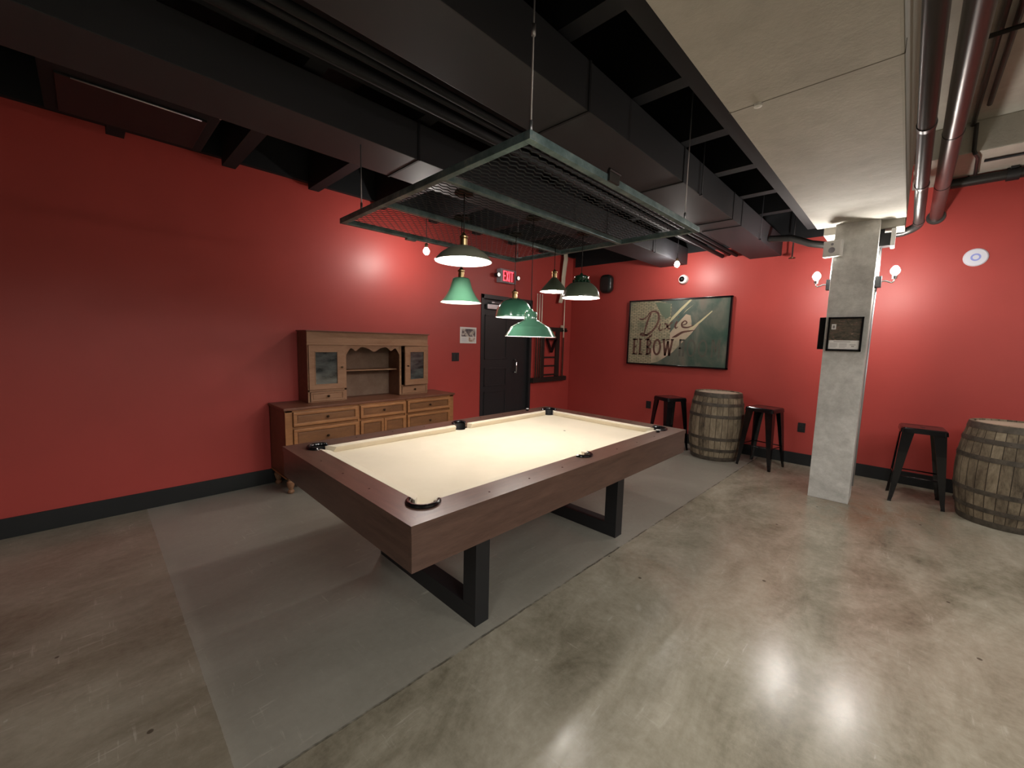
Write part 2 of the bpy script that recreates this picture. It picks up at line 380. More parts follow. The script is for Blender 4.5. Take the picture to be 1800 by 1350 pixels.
# ---------------------------------------------------------------- pool table
TR = -.0119
tc = rotz(TR) @ Vector((-1.963, 2.028, 0))
T = thing('pool_table', 'dark walnut pool table with cream cloth on black steel loop legs', 'pool table', tuple(tc), TR)
HX, HY, TH = .732, 1.27, .80
IX, IY = HX - .150, HY - .145           # inner edge of the wood
PR = .062
pc = [(sx * (IX - .014), sy * (IY - .014)) for sx in (-1, 1) for sy in (-1, 1)]
dI = math.sqrt(PR ** 2 - .014 ** 2)
def arc(cx, cy, r, a0, a1, n=10): return [(cx + r * math.cos(a0 + (a1 - a0) * i / n), cy + r * math.sin(a0 + (a1 - a0) * i / n)) for i in range(n + 1)]
SPc = IX + .018; SPR = .052             # side pocket centre and radius
def rail_long(sx):
    cy = IY - .014; cx = IX - .014
    # outer edge from -HY to HY then mitre in, arc, inner edge with side notch
    p = [(HX, -HY), (HX, HY)]
    a1 = math.atan2(-dI, .014)      # where x = IX below the pocket centre
    p += arc(cx, cy, PR, PI / 4, a1, 8)
    s = math.sqrt(max(SPR ** 2 - (SPc - IX) ** 2, 1e-6)); a0 = math.atan2(s, IX - SPc)
    p += [q for q in arc(SPc, 0, SPR, a0, -a0, 10)]
    p += arc(cx, -cy, PR, -a1, -PI / 4, 8)
    return [(sx * x, y) for x, y in p]
def rail_short(sy):
    cy = IY - .014; cx = IX - .014
    p = [(HX, HY), (-HX, HY)]
    a1 = math.atan2(.014, dI)
    p += [(-x, y) for x, y in arc(cx, cy, PR, PI / 4, PI - a1, 8)]
    p += [(x, y) for x, y in arc(cx, cy, PR, PI - a1, PI / 4, 8)]
    return [(x, sy * y) for x, y in p]
for sx in (-1, 1):
    part(MB().prism(rail_long(sx), TH - .03, TH), 'rail', 'walnut', T, False)
    part(MB().box((sx * (HX - .004), -HY + .004, .614), (sx * (HX - .030), HY - .004, TH - .03)), 'apron', 'walnut', T, False)
for sy in (-1, 1):
    part(MB().prism(rail_short(sy), TH - .03, TH), 'rail', 'walnut_x', T, False)
    part(MB().box((-HX + .030, sy * (HY - .004), .614), (HX - .030, sy * (HY - .030), TH - .03)), 'apron', 'walnut_x', T, False)
BZ = TH - .044
def bed():
    cx, cy = IX - .014, IY - .014; ox, oy = IX + .005, IY + .005
    r = PR - .002; e = math.sqrt(r * r - (ox - cx) ** 2)
    q = []
    a = math.atan2(e, ox - cx)
    # quarter corner, notched
    def corner(sx, sy):
        pts = arc(cx, cy, r, -a, -2 * PI + (PI / 2 + a), 14)
        return [(sx * x, sy * y) for x, y in pts]
    s = math.sqrt((SPR - .002) ** 2 - (SPc - ox) ** 2); b0 = math.atan2(s, ox - SPc)
    side = arc(SPc, 0, SPR - .002, -b0, -2 * PI + b0, 12)
    q += corner(1, 1)
    q += corner(-1, 1)[::-1]
    q += [(-x, -y) for x, y in side]
    q += corner(-1, -1)
    q += corner(1, -1)[::-1]
    q += side
    return q
part(MB().prism(bed(), BZ - .03, BZ), 'playing_bed', 'cloth', T, False)
CW = .046
def cushion(L0, L1, long, sgn, c0, c1):
    """bevelled rubber cushion between L0 and L1; c0/c1 facing cut lengths"""
    m = MB(); base = IX if long else IY
    prof = [(base + .001, BZ + .001), (base + .001, TH - .002), (base - .004, TH - .0005), (base - CW, TH - .006), (base - CW + .002, TH - .014), (base - CW + .018, BZ + .001)]
    A, B = [], []
    for u, z in prof:
        k = (base - u) / CW
        A.append((u, L0 + c0 * k, z)); B.append((u, L1 - c1 * k, z))
    f = (lambda p: (sgn * p[0], p[1], p[2])) if long else (lambda p: (p[1], sgn * p[0], p[2]))
    a = m.vs([f(p) for p in A]); bq = m.vs([f(p) for p in B]); n = len(prof)
    m.face(a); m.face(bq[::-1])
    for i in range(n): m.face([a[i], bq[i], bq[(i + 1) % n], a[(i + 1) % n]])
    part(m, 'cushion', 'cloth', T, False)
for s in (-1, 1):
    cushion(-IY + .055, -.066, True, s, .05, .016); cushion(.066, IY - .055, True, s, .016, .05)
    cushion(-IX + .055, IX - .055, False, s, .05, .05)
def pocket(cx, cy, r, mid, half, side):
    pm = MB()
    n = 18; al = [mid - half + 2 * half * i / n for i in range(n + 1)]
    path = [(cx + (r + .002) * math.cos(t), cy + (r + .002) * math.sin(t), TH + .004 - (.010 if i in (0, n) else 0)) for i, t in enumerate(al)]
    rs = [.006 if i in (0, n) else .0115 for i in range(n + 1)]
    pm.tube(path, .011, 10, rs=rs)
    p = part(pm, 'pocket_rim', 'gloss', T, False)
    q = MB(); k = 24
    top = []; bot = []
    for i in range(k):
        t = 2 * PI * i / k; dd = abs((t - mid + PI) % (2 * PI) - PI)
        z = TH - .001 if dd < half * .92 else BZ - .002
        top.append((cx + (r - .001) * math.cos(t), cy + (r - .001) * math.sin(t), z)); bot.append((cx + (r - .008) * math.cos(t), cy + (r - .008) * math.sin(t), TH - .125))
    tv, bv = q.vs(top), q.vs(bot)
    for i in range(k): q.face([tv[i], tv[(i + 1) % k], bv[(i + 1) % k], bv[i]], True)
    q.face(bv); qo = q.build('pocket_liner', 'rubber', T)
for sx in (-1, 1):
    for sy in (-1, 1):
        pocket(sx * (IX - .014), sy * (IY - .014), PR, math.atan2(sy, sx), math.radians(112), False)
    pocket(sx * SPc, 0, SPR, 0 if sx > 0 else PI, math.radians(98), True)
sq = MB().lathe([(0, .0008), (.0045, .0008), (.005, 0)], 12); s0 = sq.build('sight', nmat('brown_pearl_inlay', (.035, .018, .014), .2), T)
spots = [(sx * (HX - .062), sy * t) for sx in (-1, 1) for sy in (-1, 1) for t in (.29, .56, .83)] + [(t, sy * (HY - .062)) for sy in (-1, 1) for t in (-.28, 0, .28)]
for i, (x, y) in enumerate(spots):
    o = s0 if i == 0 else s0.copy()
    if i: COL.objects.link(o); o.parent = T
    o.location = (x, y, TH)
part(MB().lathe([(0, .0009), (.009, .0009), (.0095, 0)], 16, (0, .62, BZ)), 'foot_spot', nmat('black_spot_sticker', (.03, .025, .02), .6), T, False)
part(MB().box((-.60, -1.05, .628), (.60, 1.05, .72)), 'underframe', 'walnut', T, False)
for y in (-.747, .653):
    m = MB(); x0, x1, w_ = -.505, .492, .094
    m.box((x0, y, 0), (x1, y + w_, .10), .002); m.box((x0, y, .53), (x1, y + w_, .628), .002)
    m.box((x0, y, .0999), (x0 + .10, y + w_, .5301), .002); m.box((x1 - .10, y, .0999), (x1, y + w_, .5301), .002)
    part(m, 'leg', 'steel', T, False)
for (x, y, a), lb in (((-.665, .896, .3), 'small dark chalk cube on the far long rail of the pool table'), ((.625, .985, .8), 'small dark chalk cube on the rail by the right corner pocket')):
    p = rotz(TR) @ Vector((x - 1.963, y + 2.028, TH))
    t = thing('chalk_cube', lb, 'chalk', tuple(p), a, 'chalk cubes on the pool table')
    MB().box((-.011, -.011, 0), (.011, .011, .018), .001).build('wrapper', 'gloss', t)
    MB().box((-.0105, -.0105, .018), (.0105, .0105, .023), .002).build('chalk_tip', 'chalkw', t)

# ---------------------------------------------------------------- hanging mesh gate
FX0, FX1, GY0, GY1, FZ = -2.80, -1.062, 1.212, 2.912, 2.24
gt = thing('hanging_mesh_gate', 'old teal grey steel mesh gate hung flat on wires over the pool table', 'hanging gate', ((FX0 + FX1) / 2, (GY0 + GY1) / 2, FZ))
m = MB(); bw, bh = .034, .034
m.box((FX0, GY0, FZ), (FX0 + bw, GY1, FZ + bh), .003).box((FX1 - bw, GY0, FZ), (FX1, GY1, FZ + bh), .003)
m.box((FX0 + bw, GY0, FZ), (FX1 - bw, GY0 + bw, FZ + bh), .003).box((FX0 + bw, GY1 - bw, FZ), (FX1 - bw, GY1, FZ + bh), .003)
part(m, 'gate_frame', 'teal', gt)
for x in (-2.225, -1.645): part(MB().box((x - .017, GY0 + bw, FZ), (x + .017, GY1 - bw, FZ + .03), .002), 'crossbar', 'teal', gt)
m = MB(); px, py, hw = .032, .056, .0024
nx = int((FX1 - FX0 - 2 * bw + .012) / px); ny = int((GY1 - GY0 - 2 * bw + .012) / (py / 2)); x00 = FX0 + bw - .006; y00 = GY0 + bw - .006
for i in range(nx + 1):                      # zig-zag strands of the expanded metal
    xx = x00 + i * px; prev = None
    for j in range(ny + 1):
        y = y00 + j * py / 2; o = px / 2 * (.93 if (i + j) % 2 else -.0) + (0 if (i + j) % 2 else px * .035) - px / 4
        cx_ = min(max(xx + o, x00), FX1 - bw + .006)
        r = m.vs([(cx_ - hw, y, FZ + .030), (cx_ + hw, y, FZ + .030), (cx_ + hw, y, FZ + .0335), (cx_ - hw, y, FZ + .0335)])
        if prev:
            for a in range(4): m.face([prev[a], prev[(a + 1) % 4], r[(a + 1) % 4], r[a]])
        prev = r
part(m, 'expanded_mesh', 'mesh', gt)
for x, y in ((-1.085, 1.24), (-2.52, 1.235), (-1.08, 2.70), (-2.72, 2.86)):
    m = MB(); m.tube([(x, y, FZ + .03), (x, y, CZ if x > -2 else 2.668)], .0035, 6); m.tube([(x, y, FZ + .03), (x, y, FZ + .08)], .007, 6)
    part(m, 'hanging_wire', 'alu', gt)
part(MB().tube([(-1.085, 1.24, 2.62), (-1.085, 1.24, 2.66)], .008, 8), 'wire_clamp', 'alu', gt)
for y in (1.80,):
    m = MB().box((FX1 - .004, y - .045, FZ + .002), (FX1 + .012, y + .045, FZ + .052), .003); m.tube([(FX1 + .010, y - .05, FZ + .05), (FX1 + .010, y + .05, FZ + .05)], .008, 8)
    part(m, 'hinge', 'pipe_d', gt)
m = MB().box((FX0 - .006, 1.71, FZ - .012), (FX0 + .03, 1.79, FZ)); part(m, 'latch', 'teal', gt)

# ---------------------------------------------------------------- pendant lamps
def bulb_mb(c, r, long=1.25, n=14):
    m = MB(); pr = []
    for i in range(11):
        t = PI * i / 10; rr = r * math.sin(t); z = -r * long * math.cos(t)
        if z > 0: rr *= (1 - .30 * z / (r * long))
        pr.append((max(rr, 0), z))
    pr[0] = (0, -r * long); pr[-1] = (0, r * long); m.lathe(pr, n, c); return m
def pendant(x, y, rim, prof, mat, label, sock, top_r=.02, up=None, neck=None, kind='brass', bulb_z=None):
    """prof: outer (r, z) from the rim upwards, z measured above the rim"""
    t = thing('pendant_lamp', label, 'pendant lamp', (x, y, rim), 0, 'mixed green pendant lamps over the pool table')
    th = .003; out = prof; inn = [(max(r - th, .001), z - (th * .6 if i else 0)) for i, (r, z) in enumerate(prof)]
    m = MB(); m.lathe(out, 48); mi = MB()
    m.build('shade', mat, t)
    mi.lathe(inn + [(0, inn[-1][1] - .001)], 48); tag(mi.build('shade_lining', 'enamel_w', t), 'white inside of the shade')
    H = prof[-1][1]; z = H
    if neck:
        MB().lathe([(r, H + dz) for r, dz in neck], 32).build('shade_cap', M['g6b'] if mat == 'g6' else mat, t); z = H + neck[-1][1]
    if sock:
        q = MB(); q.lathe([(.004, z - .004), (.021, z - .002), (.021, z + .034), (.017, z + .036), (.024, z + .040), (.024, z + .048), (.012, z + .056), (.006, z + .070), (0, z + .072)], 20)
        q.build('lamp_socket', kind, t); z += .06
    MB().tube([(0, 0, z - .01), (0, 0, FZ + .034 - rim)], .0028, 6).build('cord', 'rubber', t)
    MB().lathe([(0, FZ + .060 - rim), (.012, FZ + .060 - rim), (.052, FZ + .046 - rim), (.055, FZ + .034 - rim), (0, FZ + .034 - rim)], 20).build('canopy', 'bronze', t)
    bz = bulb_z if bulb_z is not None else H * .45
    bulb_mb((0, 0, bz), .028).build('bulb', 'bulb_pendant', t)
    return t
def curve(pts, n=6):
    """Catmull-Rom through profile points"""
    o = []; P = [pts[0]] + pts + [pts[-1]]
    for i in range(1, len(P) - 2):
        p0, p1, p2, p3 = P[i - 1:i + 3]
        for k in range(n):
            t = k / n
            o.append(tuple(.5 * (2 * b + (c - a) * t + (2 * a - 5 * b + 4 * c - d) * t * t + (-a + 3 * b - 3 * c + d) * t ** 3) for a, b, c, d in zip(p0, p1, p2, p3)))
    return o + [pts[-1]]
pendant(-1.80, 1.475, 1.912, curve([(.160, 0), (.150, .014), (.12, .045), (.075, .072), (.03, .086), (.020, .088)]), 'g1', 'wide shallow grey-green pendant lamp nearest the camera, hung highest', True, bulb_z=.040)
pendant(-2.17, 1.76, 1.728, curve([(.142, 0), (.128, .010), (.098, .050), (.075, .095), (.062, .140), (.052, .160), (.022, .166)]), 'g2', 'pale green bell-shaped pendant lamp with flared rim', True, bulb_z=.06)
pendant(-2.174, 2.289, 1.66, curve([(.145, 0), (.143, .02), (.130, .070), (.095, .118), (.045, .143), (.020, .147)]), 'g3', 'mid green half-dome pendant lamp behind the barn-style lamp', True, bulb_z=.055)
t4 = pendant(-1.797, 2.055, 1.511, [(.174, 0), (.170, .004), (.132, .062), (.130, .064), (.048, .108), (.045, .110)], 'g4', 'glossy green barn-style pendant lamp with stepped shade, hung lowest', False,
        neck=[(.045, 0), (.043, .045), (.036, .055), (.014, .060), (.009, .075), (0, .076)], bulb_z=.045)
t5 = pendant(-2.175, 2.775, 1.905, [(.123, 0), (.120, .004), (.022, .118), (.020, .119)], 'g5', 'olive green cone pendant lamp nearest the room corner', True, bulb_z=.04)
t6 = pendant(-1.758, 2.568, 1.811, curve([(.142, 0), (.138, .022), (.118, .068), (.085, .102), (.060, .112)]), 'g6', 'dark green schoolhouse pendant lamp with a fluted collar', False,
        neck=[(.060, 0), (.052, .012), (.058, .028), (.055, .044), (.035, .054), (.012, .056), (.008, .070), (0, .071)], bulb_z=.045)
m = MB()
for k in range(14):
    a = 2 * PI * k / 14; m.ball((.058 * math.cos(a), .058 * math.sin(a), .122), .010, 8, 6)
m.build('fluted_collar', 'g6b', t6)

# ---------------------------------------------------------------- bare hanging bulbs
def bare(x, y, z, top, label):
    t = thing('hanging_bulb', label, 'light bulb', (x, y, z), 0, 'bare bulbs by the red walls')
    bulb_mb((0, 0, 0), .034).build('bulb', 'bulb_bare', t)
    q = MB(); q.lathe([(0, .036), (.017, .034), (.019, .070), (.012, .080), (0, .082)], 16); q.build('lamp_socket', 'bronze', t)
    MB().tube([(0, 0, .08), (0, 0, top - z)], .004, 6).build('stem', 'rubber', t)
bare(-3.82, 2.61, 2.43, CZ, 'bare lit bulb on a stem in front of the left wall')
bare(-2.27, 5.55, 2.565, CZ, 'bare lit bulb on a stem above the framed painting')

# ---------------------------------------------------------------- column fittings
def sconce(s, xface, label):
    y, z = 5.12, 2.115
    t = thing('wall_sconce', label, 'wall lamp', (xface, y, z), 0, 'bulb sconces on the concrete column')
    MB().box((0, -.045, -.055), (s * .045, .045, .045), .006).build('mount_box', 'steel', t)
    m = MB(); m.tube([(s * .04, 0, .0), (s * .075, 0, .002), (s * .10, 0, -.012), (s * .118, 0, -.016), (s * .13, 0, .0), (s * .13, 0, .02)], .007, 8); m.build('arm', 'chrome', t)
    MB().lathe([(0, .012), (.018, .014), (.020, .045), (.016, .050), (0, .051)], 16, (s * .13, 0, 0)).build('lamp_socket', 'chrome', t)
    bulb_mb((s * .13, 0, .092), .034).build('bulb', 'bulb_sconce', t)
sconce(-1, -.54, 'lit bare-bulb sconce on the left side of the column')
sconce(1, -.223, 'lit bare-bulb sconce on the right side of the column')
for s, x, z1, lb in ((-1, -.54, 2.55, 'thin pale conduit running up the left side of the column'), (1, -.223, 2.42, 'thin pale conduit running down the right side of the column')):
    m = MB(); xx = x + s * .012
    m.tube([(xx, 5.12, 2.155), (xx, 5.12, z1)], .010, 8)
    if s > 0: m.tube([(xx, 5.10, .15), (xx, 5.10, 2.06)], .007, 8)
    one(m, 'conduit', 'alu', lb, 'conduit', (xx, 5.12, 2.1))
t = thing('wall_speaker', 'small white speaker on the upper left of the column', 'speaker', (-.535, 4.94, 2.42), math.radians(-12))
MB().box((-.072, -.05, -.075), (.072, .008, .075), .012).build('cabinet', 'white', t)
m = MB().lathe([(.008, -.0515), (.026, -.0515), (.026, -.056), (.018, -.0555), (.016, -.054), (.008, -.0535), (.0, -.0535)], 20, (0, 0, -.015), ax='y'); tag(m.build('woofer', 'exit_grey', t), 'grey speaker cone')
m = MB().lathe([(0, -.0515), (.011, -.0515), (.011, -.054), (0, -.054)], 16, (0, 0, .038), ax='y'); m.build('tweeter', 'exit_grey', t)
t = thing('wall_speaker', 'small black speaker with white front on the right side of the column top', 'speaker', (-.223, 5.06, 2.48))
MB().box((0, -.03, -.06), (.075, .08, .055), .004).build('cabinet', 'rubber', t)
MB().box((.076, -.045, -.07), (.105, .10, .085), .006).build('front_cover', 'white', t)
MB().box((0, .0, .055), (.03, .05, .15)).build('bracket', 'rubber', t)
# framed notices on the column
t = thing('framed_notice', 'black framed notice with a dark photo and white caption on the column front', 'framed notice', (-.388, 4.95, 1.622))
x0, x1, z0, z1, yf = -.518, -.258, 1.462, 1.782, 4.95
m = MB()
for a, bb, cc, dd in ((x0, x1, z0, z0 + .016), (x0, x1, z1 - .016, z1), (x0, x0 + .016, z0, z1), (x1 - .016, x1, z0, z1)): m.box((a, yf - .022, cc), (bb, yf, dd), .002)
part(m, 'frame', 'gloss', t)
ph = nmat('dim_food_photo', (.09, .075, .055), .35); g = G(ph); g.base(g.ramp(g.noise(g.coord((1, 1, 2.4)), 26, 5, .6, .8), [(.3, (.03, .027, .02)), (.52, (.10, .085, .06)), (.62, (.16, .09, .07)), (.72, (.42, .34, .25))]))
part(MB().box((x0 + .014, yf - .010, z0 + .10), (x1 - .014, yf - .004, z1 - .014)), 'photo', ph, t)
cp = MB().box((x0 + .018, yf - .011, z0 + .02), (x1 - .018, yf - .004, z0 + .102)); cp.m(1)
def lines(m, xa, xb, ztop, n, dz, y, h=.0022):
    for i in range(n): m.box((xa, y - .0004, ztop - i * dz - h), (xb - (.02 if i == n - 1 else 0) * (xb - xa) * 10, y, ztop - i * dz))
lines(cp, x0 + .055, x1 - .05, z0 + .092, 1, .01, yf - .011, .005)
for xa, xb in ((x0 + .03, x0 + .085), (x0 + .10, x0 + .155)): lines(cp, xa, xb, z0 + .074, 5, .009, yf - .011)
lines(cp, x1 - .085, x1 - .03, z0 + .064, 1, .01, yf - .011, .004); lines(cp, x1 - .072, x1 - .045, z0 + .050, 1, .01, yf - .011, .007)
tag(part(cp, 'caption', ['paper', 'ink'], t), 'white caption strip with small grey print')
pl = MB().box((x0 + .028, yf - .0115, z1 - .115), (x0 + .062, yf - .010, z1 - .065)); pl.m(1).box((x0 + .037, yf - .012, z1 - .105), (x0 + .053, yf - .0114, z1 - .078)); part(pl, 'photo_tag', ['paper', 'ink'], t)
t = thing('framed_notice', 'black frame seen edge-on, hung on the left side of the column', 'framed notice', (-.54, 5.08, 1.622))
part(MB().box((-.592, 4.985, 1.475), (-.54, 5.215, 1.785), .003), 'frame', 'gloss', t)
part(MB().box((-.594, 5.00, 1.49), (-.590, 5.20, 1.77)), 'photo', 'photo_d', t)
# flat screw eye on the beam
one(MB().lathe([(0, 2.646), (.016, 2.646), (.018, 2.632), (.006, 2.628), (0, 2.628)], 14, (-.600, 2.30, 0)), 'ceiling_hook', 'white', 'tiny white hook screwed into the concrete beam at its seam', 'hook', (-.600, 2.30, 2.645))

# ---------------------------------------------------------------- sideboard and hutch
CF, CB, CY0, CY1 = -3.98, LW + .016, 1.20, 3.125
sb = thing('sideboard', 'honey oak sideboard with panelled drawers and a reddish brown top', 'sideboard', ((CF + CB) / 2, (CY0 + CY1) / 2, 0))
part(MB().box((CB, CY0 - .012, .792), (CF + .014, CY1 + .012, .815), .004), 'top', 'oak_dark', sb)
m = MB(); m.box((CB, CY0, .15), (CF - .012, CY0 + .022, .792)).box((CB, CY1 - .022, .15), (CF - .012, CY1, .792)).box((CB, CY0, .15), (CB + .01, CY1, .79)).box((CB, CY0, .15), (CF - .03, CY1, .17))
part(m, 'body', 'oak_dark', sb)
m = MB(); fx0, fx1 = CF - .022, CF
for y0, y1 in ((CY0, 1.262), (1.884, 1.905), (2.438, 2.458), (3.066, CY1)): m.box((fx0, y0, .15), (fx1, y1, .792), .002)
m.box((fx0, CY0, .776), (fx1, CY1, .792)).box((fx0, CY0, .15), (fx1, CY1, .195), .002).box((fx0 + .002, 1.262, .17), (fx0 + .006, 3.066, .78))
m.box((CB, CY0 - .004, .148), (CF - .01, CY0 + .01, .165), .002)
part(m, 'face_frame', 'oak', sb)
def front(y0, y1, z0, z1, x, name, par, knobs=(), mat='oak', t=.020, b=.030, kn='knob'):
    """panelled front with raised border moulding"""
    m = MB(); m.m(1).box((x - .006, y0, z0), (x + t * .3, y1, z1), .001); m.m(0)
    for a, bb, cc, dd in ((y0, y1, z0, z0 + b), (y0, y1, z1 - b, z1), (y0, y0 + b, z0 + b * .9, z1 - b * .9), (y1 - b, y1, z0 + b * .9, z1 - b * .9)):
        m.box((x, a, cc), (x + t, bb, dd), .007)
    m.m(1).box((x + t * .2, y0 + b * 1.35, z0 + b * 1.35), (x + t * .5, y1 - b * 1.35, z1 - b * 1.35), .004)
    p = part(m, name, [mat, 'oak_mid' if mat == 'oak' else mat], par)
    for ky, kz in knobs:
        k = MB().lathe([(.006, 0), (.005, .010), (.011, .016), (.013, .022), (.008, .028), (0, .029)], 14, (x + t * .6, ky, kz), ax='x')
        bmesh.ops.translate(k.bm, verts=k.bm.verts, vec=-WORLD[par]); k.build(kn, 'bronze', p)
    return p
rows = [(.640, .775), (.425, .615), (.205, .400)]
for (y0, y1) in ((1.266, 1.880), (2.462, 3.062)):
    for i, (z0, z1) in enumerate(rows): front(y0, y1, z0, z1, CF, 'drawer', sb, [((y0 + y1) / 2, (z0 + z1) / 2)])
front(1.909, 2.434, .640, .775, CF, 'drawer', sb, [(2.17, .708)])
front(1.909, 2.170, .205, .615, CF, 'cabinet_door', sb, [(2.145, .41)]); front(2.174, 2.434, .205, .615, CF, 'cabinet_door', sb, [(2.20, .41)])
for x in (CF - .045, CB + .05):
    for y in (CY0 + .045, CY1 - .045):
        m = MB().lathe([(.030, .15), (.030, .132), (.020, .126), (.034, .112), (.036, .098), (.026, .055), (.018, .036), (.027, .026), (.030, .014), (.022, 0), (0, 0)], 18, (x, y, 0))
        part(m, 'foot', 'oak_pale', sb)
HB, HFx, HZ, HT = LW + .016, -4.176, .815, 1.535
hu = thing('hutch', 'worn oak hutch with two glazed doors and a scalloped open niche, on the sideboard', 'hutch', ((HB + HFx) / 2, 2.175, HZ))
m = MB()
for a, bq, xe, zt in ((1.475, 1.493, HFx - .016, HT - .012), (2.857, 2.875, HFx - .016, HT - .012), (1.845, 1.860, HFx - .002, 1.40), (2.490, 2.505, HFx - .002, 1.40)):
    part(MB().box((HB, a, HZ), (xe, bq, zt)), 'side_panel', 'oak_dark', hu)
part(MB().box((HB, 1.493, HZ), (HB + .008, 2.857, 1.52)), 'back_panel', 'oak_in', hu)
part(MB().box((HB, 1.462, HT - .012), (HFx + .022, 2.888, HT), .004), 'top_board', 'oak_dark', hu)
m = MB(); m.box((HFx - .016, 1.475, 1.398), (HFx, 2.875, HT - .012), .002).box((HFx - .01, 1.468, 1.390), (HFx + .012, 2.882, 1.402), .004)
part(m, 'frieze', 'oak_pale', hu)
for bxs in (((1.475, 1.492, HZ, 1.39), (1.836, 1.862, HZ, 1.39), (1.475, 1.862, HZ, .824), (1.475, 1.862, .924, .945)), ((2.488, 2.512, HZ, 1.39), (2.858, 2.875, HZ, 1.39), (2.488, 2.875, HZ, .824), (2.488, 2.875, .922, .932))):
    m = MB()
    for y0, y1, z0, z1 in bxs: m.box((HFx - .016, y0, z0), (HFx, y1, z1), .002)
    part(m, 'face_frame', 'oak_pale', hu)
pts = [(1.862, 1.395)]; n = 40
for i in range(n + 1):
    u = i / n; y = 1.862 + (2.488 - 1.862) * u
    d = abs(u - .5) * 2
    z = 1.352 + .0 * d
    z = 1.362 - .040 * math.exp(-((d - 0) / .16) ** 2) - .030 * math.exp(-((d - .66) / .10) ** 2) - .075 * max(0, (d - .84) / .16) ** 1.3 + .012 * math.exp(-((d - .42) / .12) ** 2)
    pts.append((y, z))
pts.append((2.488, 1.395)); part(MB().prism(pts, HFx - .014, HFx - .002, 'x'), 'scalloped_valance', 'oak_pale', hu)
part(MB().box((HB + .008, 1.86, 1.112), (HFx - .07, 2.49, 1.124), .001), 'shelf', 'oak_pale', hu)
def glazed(y0, y1, z0, z1, gy0, gy1, gz0, gz1, ky, name, swing=0, hinge=None):
    fr = MB()
    for a, bb, cc, dd in ((y0, y1, z0, gz0), (y0, y1, gz1, z1), (y0, gy0, gz0, gz1), (gy1, y1, gz0, gz1)): fr.box((HFx + .001, a, cc), (HFx + .019, bb, dd), .0015)
    for a, bb, cc, dd in ((gy0, gy1, gz0, gz0 + .006), (gy0, gy1, gz1 - .006, gz1), (gy0, gy0 + .006, gz0, gz1), (gy1 - .006, gy1, gz0, gz1)): fr.box((HFx + .006, a, cc), (HFx + .022, bb, dd), .002)
    pa = MB().box((HFx + .008, gy0 - .003, gz0 - .003), (HFx + .012, gy1 + .003, gz1 + .003))
    kn = MB().lathe([(.007, 0), (.005, .008), (.010, .014), (.009, .020), (0, .023)], 12, (HFx + .019, ky, (z0 + z1) / 2), ax='x')
    for q in (fr, pa, kn):
        if swing: bmesh.ops.rotate(q.bm, verts=q.bm.verts, cent=Vector((HFx, hinge, 0)), matrix=Matrix.Rotation(swing, 3, 'Z'))
    p = part(fr, name, 'oak_pale', hu)
    for q, nm, mt in ((pa, 'glass_pane', 'glass'), (kn, 'knob', 'bronze')):
        bmesh.ops.translate(q.bm, verts=q.bm.verts, vec=-WORLD[hu]); q.build(nm, mt, p)
glazed(1.484, 1.836, .946, 1.388, 1.540, 1.766, .995, 1.326, 1.806, 'glazed_door')
tag(hu.children[-1], 'left glazed door, shut')
glazed(2.522, 2.866, .934, 1.386, 2.590, 2.802, .995, 1.326, 2.556, 'glazed_door', math.radians(7), 2.866)
tag(hu.children[-1], 'right glazed door, ajar')
front(1.496, 1.832, .826, .922, HFx, 'drawer', hu, [(1.664, .876)], 'oak_pale', .012, .018); front(2.516, 2.854, .826, .921, HFx, 'drawer', hu, [(2.685, .876)], 'oak_pale', .006, .008)

# ---------------------------------------------------------------- left wall things
t = thing('wall_notice', 'white paper notice with a colour photo beside the dark door', 'notice', (LW, 3.748, 1.543))
m = MB().box((LW, 3.598, 1.430), (LW + .004, 3.898, 1.657), .001); part(m, 'paper', 'paper', t)
ph = nmat('faded_group_photo', (.3, .25, .2), .5); g = G(ph); g.base(g.ramp(g.noise(g.coord((1, 1, 1)), 19, 4, .6), [(.34, (.05, .045, .055)), (.5, (.16, .12, .12)), (.58, (.62, .55, .50)), (.72, (.30, .26, .13))]))
part(MB().box((LW + .003, 3.622, 1.525), (LW + .0050, 3.878, 1.633)), 'photo', ph, t)
ph2 = nmat('faded_small_photo', (.45, .36, .3), .5); g = G(ph2); g.base(g.ramp(g.noise(g.coord(), 30, 3), [(.4, (.75, .70, .66)), (.6, (.40, .27, .19))]))
part(MB().box((LW + .003, 3.755, 1.453), (LW + .0050, 3.872, 1.515)), 'small_photo', ph2, t)
m = MB(); lines(m, LW, LW, 0, 0, 0, 0)
for i in range(5): m.box((LW + .003, 3.63, 1.507 - i * .012), (LW + .0048, 3.735 - .02 * (i % 2), 1.5035 - i * .012))
part(m, 'print', nmat('pale_blue_grey_print', (.55, .57, .66), .7), t)
t = thing('switch_plate', 'black double switch plate below the white notice on the left wall', 'wall switch', (LW, 3.52, 1.24))
part(MB().box((LW, 3.458, 1.180), (LW + .007, 3.582, 1.298), .003), 'plate', 'rubber', t)
for y in (3.492, 3.548): part(MB().box((LW + .006, y - .017, 1.205), (LW + .011, y + .017, 1.273), .002), 'rocker', 'steel', t)
